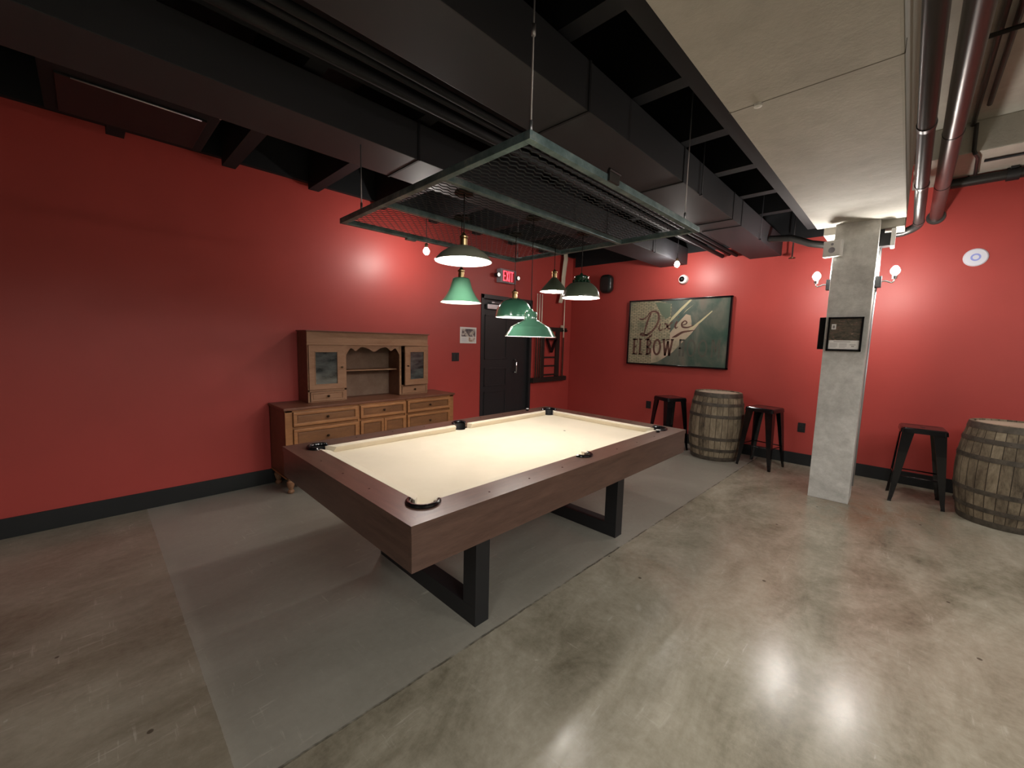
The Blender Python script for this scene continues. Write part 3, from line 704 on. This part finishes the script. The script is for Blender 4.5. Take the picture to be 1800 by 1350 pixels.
# exit sign
t = thing('exit_sign', 'red lit EXIT sign with two lamp heads above the dark door', 'exit sign', (LW, 4.47, 2.36))
ex = LW + .085
y0, y1, z0, z1 = 4.285, 4.620, 2.345, 2.545
part(MB().box((LW, y0, z0), (ex, y1, z1), .006), 'housing', 'exit_grey', t)
part(MB().box((ex, y0 + .045, z0 + .02), (ex + .003, y1 - .045, z1 - .02)), 'face', 'exit_bg', t)
m = MB(); lx = ex + .005; za, zb = z0 + .026, z1 - .026; hh = zb - za; st = .015
def seg(m, p, q, w, x0=ex + .002, x1=lx):
    d = Vector((q[0] - p[0], q[1] - p[1])); nn = Vector((-d.y, d.x)).normalized() * w / 2
    m.prism([(p[0] + nn.x, p[1] + nn.y), (q[0] + nn.x, q[1] + nn.y), (q[0] - nn.x, q[1] - nn.y), (p[0] - nn.x, p[1] - nn.y)], x0, x1, 'x')
yy = y0 + .052
m.box((ex + .002, yy, za), (lx, yy + st, zb))
for zz in (za, za + hh / 2 - st / 2, zb - st): m.box((ex + .002, yy + st, zz), (lx, yy + .050, zz + st))
yy += .062; seg(m, (yy + .007, za), (yy + .048, zb), st); seg(m, (yy + .048, za), (yy + .007, zb), st)
yy += .066; m.box((ex + .002, yy, za), (lx, yy + st + .002, zb))
yy += .030; m.box((ex + .002, yy, zb - st), (lx, yy + .058, zb)); m.box((ex + .002, yy + .021, za), (lx, yy + .037, zb - st))
tag(part(m, 'lettering', 'exit_red', t), 'glowing red EXIT letters')
for y, a in ((y0 - .045, -1), (y1 + .045, 1)):
    m = MB(); m.tube([(LW + .045, y - a * .05, z0 + .10), (LW + .05, y, z0 + .10)], .012, 8); m.lathe([(.0, -.04), (.030, -.034), (.034, .02), (.036, .034), (.030, .035), (0, .035)], 18, (LW + .06, y, z0 + .10), ax='x')
    p = part(m, 'lamp_head', 'rubber', t)
    q = MB().lathe([(.030, .034), (.024, .042), (0, .046)], 16, (LW + .06, y, z0 + .10), ax='x'); bmesh.ops.translate(q.bm, verts=q.bm.verts, vec=-WORLD[t]); q.build('lens', 'lampw', p)
# cue rack
RXW = LW + .001
t = thing('cue_rack', 'dark wooden wall cue rack beside the door in the room corner', 'cue rack', (RXW, 5.57, .8))
m = MB(); m.box((RXW, 5.105, .79), (RXW + .075, 6.035, .815), .004).box((RXW + .062, 5.105, .815), (RXW + .075, 6.035, .868), .003).box((RXW, 5.105, .815), (RXW + .012, 6.035, .868)).box((RXW, 5.105, .815), (RXW + .07, 5.115, .868)).box((RXW, 6.025, .815), (RXW + .07, 6.035, .868))
part(m, 'base_tray', 'darkwood', t)
for y0, y1 in ((5.345, 5.445), (5.762, 5.872)): part(MB().box((RXW, y0, .812), (RXW + .022, y1, 1.735), .003), 'upright', 'darkwood', t)
for z in (.905, 1.06, 1.21): part(MB().box((RXW, 5.44, z - .014), (RXW + .018, 5.765, z + .014), .003), 'rung', 'darkwood', t)
m = MB(); m.box((RXW, 5.17, 1.665), (RXW + .02, 6.08, 1.735), .003); part(m, 'top_rail', 'darkwood', t)
for y in (5.20, 5.262, 5.325, 5.955, 6.03): part(MB().box((RXW + .018, y - .022, 1.675), (RXW + .055, y - .013, 1.695), .002).box((RXW + .018, y + .013, 1.675), (RXW + .055, y + .022, 1.695), .002).box((RXW + .018, y - .022, 1.675), (RXW + .024, y + .022, 1.695)), 'cue_clip', 'rubber', t)
one(MB().box((RXW + .02, 5.88, 1.735), (RXW + .055, 5.90, 1.78), .002).box((RXW + .02, 5.905, 1.735), (RXW + .055, 5.945, 1.775), .002), 'chalk_box', 'cream', 'small cream chalk box on top of the cue rack', 'chalk box', (RXW + .04, 5.91, 1.735))
def cue(y, label, top=2.27, lean=.0):
    t = thing('pool_cue', label, 'pool cue', (RXW + .038, y, .816), 0, 'cues standing in the wall rack')
    L = top - .816; f = lambda u: (0, lean * u * L, u * L)
    MB().tube([f(0), f(.05), f(.52)], .014, 10, rs=[.0145, .0145, .0115]).build('butt', 'cuebutt', t)
    MB().tube([f(.0), f(.012)], .0155, 10).build('bumper', 'white', t)
    MB().tube([f(.52), f(.985)], .01, 10, rs=[.0113, .0075]).build('shaft', 'maple', t)
    MB().tube([f(.985), f(1)], .0072, 10).build('tip', 'white', t)
cue(5.20, 'pool cue at the end of the rack next to the door'); cue(5.262, 'pool cue in the middle of the three beside the left upright'); cue(5.325, 'pool cue tight against the left upright of the rack')
cue(5.955, 'single pool cue in the right end of the rack by the corner', 2.25)
m = MB(); ya, yb, zt, zz = 5.475, 5.735, 1.53, 1.30
for p, q in (((ya, zt), (yb, zt)), ((ya, zt), (5.605, zz)), ((yb, zt), (5.605, zz))): seg(m, p, q, .028, RXW + .024, RXW + .066)
one(m, 'ball_triangle', 'gloss', 'black plastic ball triangle hung point down on the cue rack', 'ball rack', (RXW + .045, 5.605, 1.42))
# cream strip hanging in the corner
m = MB(); sx = LW + .07
prof = [(5.885, 3.03, .062), (5.885, 2.93, .058), (5.868, 2.80, .058), (5.862, 2.62, .056), (5.858, 2.48, .056), (5.84, 2.36, .055), (5.80, 2.24, .056), (5.775, 2.165, .052)]
ra = []
for i, (y, z, hw) in enumerate(prof):
    x = sx + .012 * math.sin(i * 1.3); ra.append(m.vs([(x, y - hw, z), (x + .016, y - hw * .4, z + .003), (x + .012, y + hw * .5, z), (x, y + hw, z - .004), (x - .012, y, z)]))
for a, bq in zip(ra, ra[1:]):
    for i in range(5): m.face([a[i], a[(i + 1) % 5], bq[(i + 1) % 5], bq[i]], True)
m.face(ra[0]); m.face(ra[-1])
one(m, 'hanging_cloth_strip', 'cream', 'long crumpled cream strip hanging from the ceiling edge above the cue rack', 'cloth strip', (sx, 5.87, 3.0))

# ---------------------------------------------------------------- back wall things
t = thing('wall_speaker', 'rounded black speaker high on the back wall near the corner', 'speaker', (-3.69, BW, 2.478))
def rrect(x0, x1, z0, z1, r, n=8):
    o = []
    for cx_, cz_, a in ((x1 - r, z1 - r, 0), (x0 + r, z1 - r, PI / 2), (x0 + r, z0 + r, PI), (x1 - r, z0 + r, 1.5 * PI)):
        o += arc(cx_, cz_, r, a, a + PI / 2, n)
    return o
m = MB(); rg = []
for ins, y in ((.012, -.025), (0, -.045), (0, -.10), (.006, -.120), (.020, -.134), (.045, -.142)):
    rg.append(m.vs([(a, BW + y, bq) for a, bq in rrect(-3.80 + ins, -3.575 - ins, 2.325 + ins, 2.632 - ins, .085 - ins)]))
for A, B in zip(rg, rg[1:]):
    for i in range(len(A)): m.face([A[i], A[(i + 1) % len(A)], B[(i + 1) % len(A)], B[i]], True)
m.face(rg[0]); m.face(rg[-1])
part(m, 'cabinet', nmat('satin_black_grille', (.012, .014, .013), .35), t)
part(MB().box((-3.72, BW - .04, 2.44), (-3.65, BW, 2.52), .004), 'bracket', 'rubber', t)
t = thing('dome_camera', 'white dome security camera on the back wall above the framed painting', 'security camera', (-2.42, BW, 2.455))
m = MB().lathe([(0, 0), (.068, 0), (.070, -.03), (.060, -.058), (.040, -.066), (0, -.067)], 28, (-2.42, BW, 2.455), ax='y'); part(m, 'housing', 'white', t)
part(MB().lathe([(.040, -.062), (.036, -.080), (.022, -.094), (0, -.100)], 20, (-2.42 - .008, BW, 2.455), ax='y'), 'lens_dome', 'gloss', t)
t = thing('round_wall_disc', 'white round disc with a pale blue ring high on the right red wall', 'wall speaker', (.467, BW, 2.430))
part(MB().lathe([(0, 0), (.086, 0), (.088, -.010), (.078, -.020), (.035, -.022), (0, -.022)], 36, (.467, BW, 2.430), ax='y'), 'cover', 'disc', t)
part(MB().lathe([(.022, -.0215), (.036, -.0215), (.036, -.0245), (.022, -.0245), (.022, -.0215)], 30, (.467, BW, 2.430), ax='y'), 'ring', 'ring', t)
def outlet(x, z, label):
    t = thing('wall_outlet', label, 'outlet', (x, BW, z), 0, 'black outlets low on the back wall')
    MB().box((-.040, -.007, -.060), (.040, 0, .060), .003).build('plate', 'rubber', t)
    for dz in (-.024, .024): MB().box((-.017, -.010, dz - .017), (.017, -.006, dz + .017), .003).build('socket', 'steel', t)
outlet(-2.852, .510, 'black outlet on the back wall left of the far stool'); outlet(-.810, .478, 'black outlet on the back wall between the middle stool and the column')
# sprinkler drop beside the duct
t = thing('sprinkler_drop', 'thin dark sprinkler drop rod with round plate hanging right of the big duct', 'sprinkler', (-1.05, 6.0, 2.57))
part(MB().tube([(-1.05, 6.0, 2.57), (-1.05, 6.0, CZ)], .008, 8), 'rod', 'rubber', t)
part(MB().lathe([(0, 2.565), (.035, 2.565), (.037, 2.573), (.01, 2.585), (0, 2.586)], 18, (-1.05, 6.0, 0)), 'plate', 'bronze', t)

# painting
PX0, PX1, PZ0, PZ1, PY = -3.258, -1.723, 1.154, 2.18, BW - .035
t = thing('framed_painting', 'large black framed faded wall sign painting with brown lettering on the back wall', 'painting', ((PX0 + PX1) / 2, BW, (PZ0 + PZ1) / 2))
m = MB()
for a, bb, cc, dd in ((PX0, PX1, PZ0, PZ0 + .022), (PX0, PX1, PZ1 - .022, PZ1), (PX0, PX0 + .022, PZ0, PZ1), (PX1 - .022, PX1, PZ0, PZ1)): m.box((a, PY - .014, cc), (bb, BW, dd), .002)
part(m, 'frame', 'gloss', t)
pm = nmat('painted_dark_green', (.06, .10, .07), .3); g = G(pm); v = g.coord()
g.base(g.ramp(g.noise(g.coord((1, 1, .6), (0, .7, 0)), 3.2, 6, .6, .6), [(.34, (.035, .080, .060)), (.48, (.075, .105, .082)), (.6, (.14, .145, .115)), (.75, (.18, .14, .11))]))
bm_ = nmat('painted_cream_bricks', (.4, .33, .22), .4); g = G(bm_)
mp = g.coord((1, 1, 1), (PI / 2, 0, 0)); br = g.n('ShaderNodeTexBrick'); g.l(mp, br.inputs['Vector'])
br.inputs['Color1'].default_value = (.50, .43, .28, 1); br.inputs['Color2'].default_value = (.40, .34, .22, 1); br.inputs['Mortar'].default_value = (.085, .095, .06, 1)
br.inputs['Scale'].default_value = 1; br.inputs['Brick Width'].default_value = .08; br.inputs['Row Height'].default_value = .0245; br.inputs['Mortar Size'].default_value = .0042; br.inputs['Mortar Smooth'].default_value = .15
g.base(g.mix(g.ramp(g.noise(g.coord(), 5, 6, .7), [(.48, (0, 0, 0)), (.68, (.8, .8, .8))]), br.outputs['Color'], (.10, .13, .085)))
cm = nmat('painted_cream_wash', (.5, .42, .3), .4); g = G(cm); g.base(g.ramp(g.noise(g.coord(), 5, 5, .65), [(.32, (.26, .25, .17)), (.5, (.46, .38, .27)), (.7, (.54, .40, .31))]))
lt = nmat('brown_sign_paint', (.105, .040, .028), .45); g = G(lt); g.base(g.ramp(g.noise(g.coord(), 18, 5, .7), [(.38, (.075, .026, .02)), (.7, (.17, .085, .06))]))
fd = nmat('faded_brown_sign_paint', (.098, .096, .076), .35)
yl = nmat('pale_yellow_streak', (.55, .50, .30), .4)
tq = nmat('teal_wash_paint', (.12, .16, .11), .4)
def uv(u, v): return (PX0 + .022 + u * (PX1 - PX0 - .044), PZ1 - .022 - v * (PZ1 - PZ0 - .044))
cv = MB(); cv.box((PX0 + .015, PY - .001, PZ0 + .015), (PX1 - .015, BW - .006, PZ1 - .015))
def flat(mb, pts, lift): 
    y = PY - .001 - lift; mb.poly([(uv(*p)[0], y, uv(*p)[1]) for p in pts])
cv.m(1); flat(cv, [(0, .0), (.30, .0), (.45, .06), (.45, .61), (.262, .75), (.262, 1), (0, 1)], .0008)
cv.m(2); flat(cv, [(.45, .50), (.52, .36), (.60, .22), (.645, .24), (.66, .34), (.66, .41), (.73, .37), (.66, .52), (.58, .65), (.49, .80), (.40, .90), (.33, .97), (.262, .99), (.262, .62), (.45, .60)], .0006)
cv.m(3); flat(cv, [(.632, .0), (.650, .01), (.56, .155), (.478, .29), (.43, .36), (.455, .27), (.54, .13)], .0012); flat(cv, [(.842, .18), (.848, .19), (.755, .335), (.66, .46), (.62, .51), (.64, .45), (.735, .325)], .0012); flat(cv, [(.67, .08), (.60, .16), (.57, .22), (.60, .17)], .0012)
cv.m(4); flat(cv, [(.27, .02), (.44, .05), (.44, .25), (.40, .29), (.35, .22), (.31, .12)], .0010)
part(cv, 'canvas', [pm, bm_, cm, yl, tq], t)
# block letters
lm = MB(); LV0, LV1 = .600, .862
lm2 = MB()
def lbox(u0, u1, v0, v1, mi=0): flat(lm2 if mi else lm, [(u0, v0), (u1, v0), (u1, v1), (u0, v1)], .0018)
th_ = .021; sv = .03
def stem(u, w=th_): lbox(u, u + w, LV0, LV1); lbox(u - .006, u + w + .006, LV0, LV0 + .016); lbox(u - .006, u + w + .006, LV1 - .016, LV1)
stem(.052); 
for a in (LV0, LV1 - .024): lbox(.052, .098, a, a + .024)
lbox(.095, .102, LV0, LV0 + .055); lbox(.095, .102, LV1 - .055, LV1); lbox(.065, .088, .715, .738); lbox(.084, .090, .70, .755)
stem(.122); lbox(.122, .162, LV1 - .024, LV1); lbox(.157, .164, LV1 - .065, LV1)
stem(.205)
def ringp(u, v, ru, rv, w, wv, a0, a1, n=22, mi=0):
    for i in range(n):
        t0, t1 = a0 + (a1 - a0) * i / n, a0 + (a1 - a0) * (i + 1) / n
        flat(lm2 if mi else lm, [(u + ru * math.cos(t0), v - rv * math.sin(t0)), (u + ru * math.cos(t1), v - rv * math.sin(t1)), (u + (ru - w) * math.cos(t1), v - (rv - wv) * math.sin(t1)), (u + (ru - w) * math.cos(t0), v - (rv - wv) * math.sin(t0))], .0018)
hB = (LV1 - LV0) / 4
ringp(.222, LV0 + hB, .036, hB, .020, .028, -PI / 2, PI / 2); ringp(.222, LV1 - hB, .040, hB, .021, .028, -PI / 2, PI / 2)
for a in (LV0, LV0 + 2 * hB - .014, LV1 - .028): lbox(.205, .226, a, a + .028)
ringp(.322, (LV0 + LV1) / 2, .046, (LV1 - LV0) / 2, .022, .032, 0, 2 * PI, 32)
for a, bq in (((.390, LV0), (.412, LV1)), ((.412, LV1), (.436, LV0 + .03)), ((.436, LV0 + .03), (.456, LV1)), ((.456, LV1), (.482, LV0))):
    flat(lm, [(a[0] - .0105, a[1]), (a[0] + .0105, a[1]), (bq[0] + .0105, bq[1]), (bq[0] - .0105, bq[1])], .0018)
for u in (.390, .436, .480): lbox(u - .016, u + .016, LV0, LV0 + .016)
th_ = .018
def fbox(u0, u1, v0, v1): lbox(u0, u1, v0, v1, 1)
fbox(.552, .570, LV0, LV1); fbox(.552, .600, LV0, LV0 + .024); fbox(.590, .606, LV0, .73); fbox(.552, .600, .725, .748); fbox(.588, .606, .748, LV1)
for u in (.672, .782): ringp(u, (LV0 + LV1) / 2, .044, (LV1 - LV0) / 2, .016, .026, 0, 2 * PI, 32, 1)
fbox(.86, .876, LV0, LV1); fbox(.925, .941, LV0, LV1); flat(lm2, [(.868, LV0), (.884, LV0), (.905, .76), (.895, .79)], .0018); flat(lm2, [(.933, LV0), (.917, LV0), (.895, .76), (.905, .79)], .0018)
part(lm, 'block_lettering', lt, t); tag(part(lm2, 'block_lettering', fd, t), 'faded, barely readable end of the lettering')
# script lettering
sm = MB()
def stroke(pts, ws, n=7):
    P = curve(pts, n); Wd = curve([(w, 0) for w in ws], n); L, R = [], []
    for i, p in enumerate(P):
        a, bq = P[max(i - 1, 0)], P[min(i + 1, len(P) - 1)]; d = Vector(((bq[0] - a[0]) * 1.5, bq[1] - a[1])); d.normalize(); w = Wd[i][0] / 2
        L.append((p[0] + d.y * w / 1.5, p[1] - d.x * w)); R.append((p[0] - d.y * w / 1.5, p[1] + d.x * w))
    for i in range(len(P) - 1): flat(sm, [L[i], L[i + 1], R[i + 1], R[i]], .0015)
# D: entry flag, stem, bowl with long tail
stroke([(.105, .275), (.145, .285), (.185, .255), (.215, .20)], [.02, .025, .02, .012])
stroke([(.235, .19), (.205, .30), (.185, .42), (.170, .52)], [.028, .030, .026, .018])
stroke([(.205, .205), (.255, .165), (.305, .185), (.325, .27), (.305, .38), (.262, .47), (.205, .535), (.155, .545), (.125, .525), (.155, .515), (.21, .55)], [.02, .03, .03, .034, .032, .03, .032, .03, .02, .018, .02])
stroke([(.26, .53), (.235, .57), (.185, .62)], [.018, .03, .012])
stroke([(.345, .36), (.330, .43), (.345, .465), (.375, .44)], [.022, .024, .018, .012])
stroke([(.345, .295), (.350, .305)], [.024, .024])
stroke([(.385, .36), (.408, .372), (.432, .438), (.458, .43)], [.014, .026, .026, .010]); stroke([(.470, .335), (.43, .39), (.385, .458)], [.014, .024, .012])
stroke([(.517, .325), (.500, .39), (.507, .43), (.528, .41)], [.024, .028, .022, .008])
stroke([(.526, .255), (.531, .265)], [.022, .022])
stroke([(.560, .39), (.600, .372), (.614, .345), (.592, .322), (.566, .36), (.574, .41), (.625, .42), (.685, .385)], [.012, .016, .018, .018, .024, .026, .02, .006])
stroke([(.475, .575), (.515, .55), (.575, .495), (.64, .475), (.70, .462)], [.008, .036, .032, .022, .004])
part(sm, 'script_lettering', lt, t)

# ---------------------------------------------------------------- barrels
def barrel(label):
    t = thing('wooden_barrel', label, 'barrel', (0, 0, 0), 0, 'old oak barrels used as tables')
    R = lambda z: .277 + .055 * (1 - ((z - .44) / .44) ** 2)
    pr = [(R(z), z) for z in [.88 * i / 24 for i in range(25)]]
    m = MB(); m.lathe([(0, .0)] + pr + [(.252, .88), (.250, .862)], 60); m.build('staves', 'barrel', t)
    m = MB(); m.lathe([(0, .866), (.251, .866), (.251, .858), (0, .858)], 48, smooth=False)
    lid = m.build('lid', 'lid', t)
    for z0, z1 in ((.825, .878), (.715, .755), (.565, .605), (.275, .315), (.125, .165), (.003, .055)):
        m = MB(); m.lathe([(R(z0) - .002, z0), (R(z0) + .0035, z0), (R((z0 + z1) / 2) + .004, (z0 + z1) / 2), (R(z1) + .0035, z1), (R(z1) - .002, z1)], 60)
        if z1 < .8 and z0 > .1:
            for k in range(26):
                a = 2 * PI * k / 26; r = R((z0 + z1) / 2) + .004; m.ball((r * math.cos(a), r * math.sin(a), (z0 + z1) / 2), .0045, 6, 4)
        m.build('hoop', 'hoop', t)
    return t
b1 = barrel('weathered oak barrel standing between two black stools left of the column'); b1.location = (-1.690, 5.765, 0); b1.rotation_euler = (0, 0, .4)
b2 = copy_tree(b1); b2['label'] = 'weathered oak barrel at the right edge, beside the stool right of the column'; b2.location = (.795, 5.475, 0); b2.rotation_euler = (0, 0, 2.1)

# ---------------------------------------------------------------- stools
def stool(label):
    t = thing('metal_stool', label, 'stool', (0, 0, 0), 0, 'black metal stools along the back wall')
    H, s, c = .745, .155, .028
    def rr(s, z, c, n=4):
        o = []
        for qx, qy, a in ((1, 1, 0), (-1, 1, PI / 2), (-1, -1, PI), (1, -1, 1.5 * PI)):
            for i in range(n + 1):
                b = a + PI / 2 * i / n; o.append((qx * (s - c) + c * math.cos(b), qy * (s - c) + c * math.sin(b), z))
        return o
    m = MB(); rings = [m.vs(rr(*q)) for q in ((s + .010, H - .05, c), (s + .006, H - .012, c), (s - .004, H - .001, c), (s - .02, H, c * .8), (s - .04, H - .004, c * .7))]
    for a, bq in zip(rings, rings[1:]):
        for i in range(len(a)): m.face([a[i], a[(i + 1) % len(a)], bq[(i + 1) % len(a)], bq[i]], True)
    m.face(rings[-1]); k = rings[0]
    m2 = m.vs(rr(s + .006, H - .05, c)); m3 = m.vs(rr(s + .002, H - .010, c))
    for A, B in ((k, m2), (m2, m3)):
        for i in range(len(A)): m.face([A[i], A[(i + 1) % len(A)], B[(i + 1) % len(A)], B[i]], True)
    m.face(m3)
    seat = m.build('seat', 'gloss', t)
    h = MB().lathe([(0, 0), (.018, 0), (.018, .0012), (0, .0012)], 16, (0, 0, H - .0045)); h.build('grip_hole', 'rubber', seat)
    for qx in (-1, 1):
        for qy in (-1, 1):
            m = MB(); rings = []
            for z, o, w, th in ((H - .045, .152, .088, .02), (.50, .166, .070, .018), (.20, .184, .046, .015), (.055, .193, .032, .014), (.02, .197, .028, .016), (0, .198, .028, .016)):
                x, y = qx * o, qy * o
                pts = [(x, y), (x - qx * w, y), (x - qx * w, y - qy * .006), (x - qx * th, y - qy * th), (x - qx * .006, y - qy * w), (x, y - qy * w)]
                rings.append(m.vs([(a, b, z) for a, b in pts]))
            for A, B in zip(rings, rings[1:]):
                for i in range(6): m.face([A[i], A[(i + 1) % 6], B[(i + 1) % 6], B[i]])
            m.face(rings[0]); m.face(rings[-1])
            m.build('leg', 'gloss', t)
    z = .265; o = .172
    for a, bq in (((-o, -o), (o, -o)), ((o, -o), (o, o)), ((o, o), (-o, o)), ((-o, o), (-o, -o))):
        MB().tube([(a[0], a[1], z), (bq[0], bq[1], z)], .007, 6).build('footrest', 'gloss', t)
    return t
s1 = stool('black metal stool half hidden behind the pool table, left of the near-left barrel'); s1['label'] = 'black metal stool turned cornerwise, left of the barrel behind the pool table'
s1.location = (-2.31, 5.72, 0); s1.rotation_euler = (0, 0, math.radians(60))
s2 = copy_tree(s1); s2['label'] = 'black metal stool between the barrel and the concrete column'; s2.location = (-1.14, 5.76, 0); s2.rotation_euler = (0, 0, math.radians(-11.5))
s3 = copy_tree(s1); s3['label'] = 'black metal stool right of the concrete column, beside the barrel at the edge'; s3.location = (.235, 5.60, 0); s3.rotation_euler = (0, 0, math.radians(3))

# ---------------------------------------------------------------- ducts, pipes, ceiling fittings
def duct(x0, x1, z0, z1, seams, label):
    t = thing('air_duct', label, 'air duct', ((x0 + x1) / 2, .8, z0), 0, 'charcoal air ducts below the black ceiling')
    ys = [FY] + seams + [BW - .02]
    for a, bq in zip(ys, ys[1:]):
        part(MB().box((x0, a + .004, z0), (x1, bq - .004, z1), .004), 'duct_section', 'duct', t)
    for y in seams: part(MB().box((x0 - .004, y - .008, z0 - .005), (x1 + .004, y + .008, z1 + .004), .001), 'flange', 'black', t)
    for y in (-1.2, 3.35, 5.1):
        for x in (x1 + .012,): part(MB().tube([(x, y, z0 - .01), (x, y, CZ)], .004, 6).box((x - .012 if x > x0 else x0 - .012, y - .012, z0 - .012), (x + .012, y + .012, z0 - .004)), 'hanger_rod', 'duct', t)
duct(-1.575, -1.215, 2.65, 2.885, [-1.9, 1.815, 3.02, 4.17, 4.435], 'charcoal rectangular air duct running beside the concrete beam')
duct(-2.810, -2.405, 2.67, 2.905, [-2.2, 1.58, 3.95], 'charcoal rectangular air duct running nearer the left red wall')
t = thing('hanging_air_unit', 'long black air unit under the ceiling at the top left corner', 'air unit', (-3.68, .3, 2.86))
part(MB().box((-4.03, -.10, 2.865), (-3.33, .69, 3.10), .008), 'casing', 'black', t)
part(MB().box((-3.97, -.04, 2.852), (-3.42, .63, 2.868), .004), 'bottom_grille', 'rubber', t)
part(MB().tube([(-3.42, .02, 2.853), (-3.42, .60, 2.853)], .006, 8).tube([(-3.335, .685, 2.865), (-3.335, .685, 3.0)], .006, 8), 'edge_rail', 'alu', t)
for x in (-4.0, -3.36):
    for y in (-.06, .65): part(MB().tube([(x, y, 3.09), (x, y, CZ)], .006, 6), 'hanger_rod', 'duct', t)
# bundled black conduits between the ducts
for x, z, r, lb in ((-1.74, 2.72, .022, 'black conduit nearest the big duct, above the mesh gate'), (-1.83, 2.74, .018, 'black conduit in the middle of the three between the ducts'), (-1.92, 2.73, .026, 'thicker black conduit farthest from the big duct')):
    one(MB().tube([(x, FY, z), (x, 6.18, z)], r, 10), 'conduit', 'black', lb, 'conduit', (x, .8, z), 'black conduits between the ducts')
# grey pipes right of the beam
t = thing('ceiling_pipe', 'slim dark grey pipe along the beam, bending behind the column top', 'pipe', (.018, 2, 2.63))
path = [(.018, FY, 2.64), (.018, 5.28, 2.64)] + [(.018 - .10 * (1 - math.cos(a)), 5.28 + .10 * math.sin(a), 2.64 - .05 * a / (PI / 2)) for a in [PI / 2 * i / 6 for i in range(1, 7)]] + [(-.45, 5.39, 2.575), (-.66, 5.40, 2.56), (-.80, 5.42, 2.60), (-.98, 5.45, 2.69), (-1.20, 5.47, 2.72)]
part(MB().tube(path, .036, 16), 'pipe_run', 'pipe_d', t)
for y in (1.2, 3.05, 4.1, 5.22): part(MB().tube([(.018, y - .02, 2.64), (.018, y + .02, 2.64)], .040, 16), 'coupling', 'pipe_d', t)
t = thing('ceiling_pipe', 'thick grey pipe right of the beam entering the red wall', 'pipe', (.135, 2, 2.88))
part(MB().tube([(.135, FY, 2.88), (.135, BW, 2.88)], .050, 20), 'pipe_run', 'pipe', t)
for y in (.4, 2.1, 3.9, 5.05): part(MB().tube([(.135, y - .004, 2.88), (.135, y + .004, 2.88)], .0525, 20), 'coupling', 'rubber', t)
part(MB().lathe([(.05, 0), (.075, 0), (.072, -.012), (.05, -.014)], 24, (.135, BW, 2.88), ax='y'), 'wall_flange', 'pipe', t)
t = thing('ceiling_pipe', 'dark grey pipe with a bolted coupling across the top of the right wall', 'pipe', (2, 6.02, 3.14))
part(MB().tube([(.16, 6.02, 3.135), (RX, 6.02, 3.135)], .045, 16), 'pipe_run', 'pipe_d', t)
m = MB(); m.tube([(.56, 6.02, 3.135), (.64, 6.02, 3.135)], .058, 16).box((.575, 5.95, 3.17), (.625, 6.0, 3.215), .006); part(m, 'coupling', 'rubber', t)
m = MB()
for x in (.32, .95, 1.8): m.tube([(x, 6.02, 3.13), (x, 6.02, CZ)], .006, 6)
part(m, 'hanger_rod', 'rubber', t)
for x, lb, y1 in ((.275, 'thin grey conduit on the right concrete ceiling nearest the thick pipe', 5.36), (.335, 'thin grey conduit on the right concrete ceiling, farther from the thick pipe', 5.0)):
    one(MB().tube([(x, FY, 3.42), (x, y1, 3.42)], .016, 10), 'conduit', 'pipe_d', lb, 'conduit', (x, .4, 3.42), 'thin conduits on the right ceiling')
one(MB().tube([(.14, 3.88, 3.385), (2.6, 3.88, 3.385)], .014, 10), 'conduit', 'pipe_d', 'thin dark conduit crossing the right concrete ceiling', 'conduit', (1.4, 3.88, 3.385))
one(MB().tube([(.30, 5.34, 3.42), (.305, 5.34, 3.20), (.315, 5.342, 3.172), (.34, 5.45, 3.170), (.37, 5.95, 3.170)], .014, 10), 'conduit', 'pipe_d', 'bent grey conduit running down the cross beam to the wall pipe', 'conduit', (.33, 5.5, 3.2))
one(MB().tube([(.39, 5.60, 3.175), (2.4, 5.62, 3.175)], .012, 8), 'conduit', 'rubber', 'thin black conduit under the cross beam by the right wall', 'conduit', (1.4, 5.6, 3.175))

# the ceiling runs lie a touch off square to the walls
PV = Vector((0, 5.0, 0))
def swing(o, a, pv):
    d = o.location - pv; o.location = pv + rotz(a) @ d; o.rotation_euler.z += a
for o in list(COL.objects):
    if o.parent: continue
    n = o.name.split('.')[0]
    if n in ('air_duct', 'ceiling_pipe') or (n in ('ceiling_beam', 'conduit') and max(v.co.y for v in o.data.vertices) - min(v.co.y for v in o.data.vertices) > 3):
        swing(o, -.0115, PV)
swing(gt, -.018, gt.location.copy())
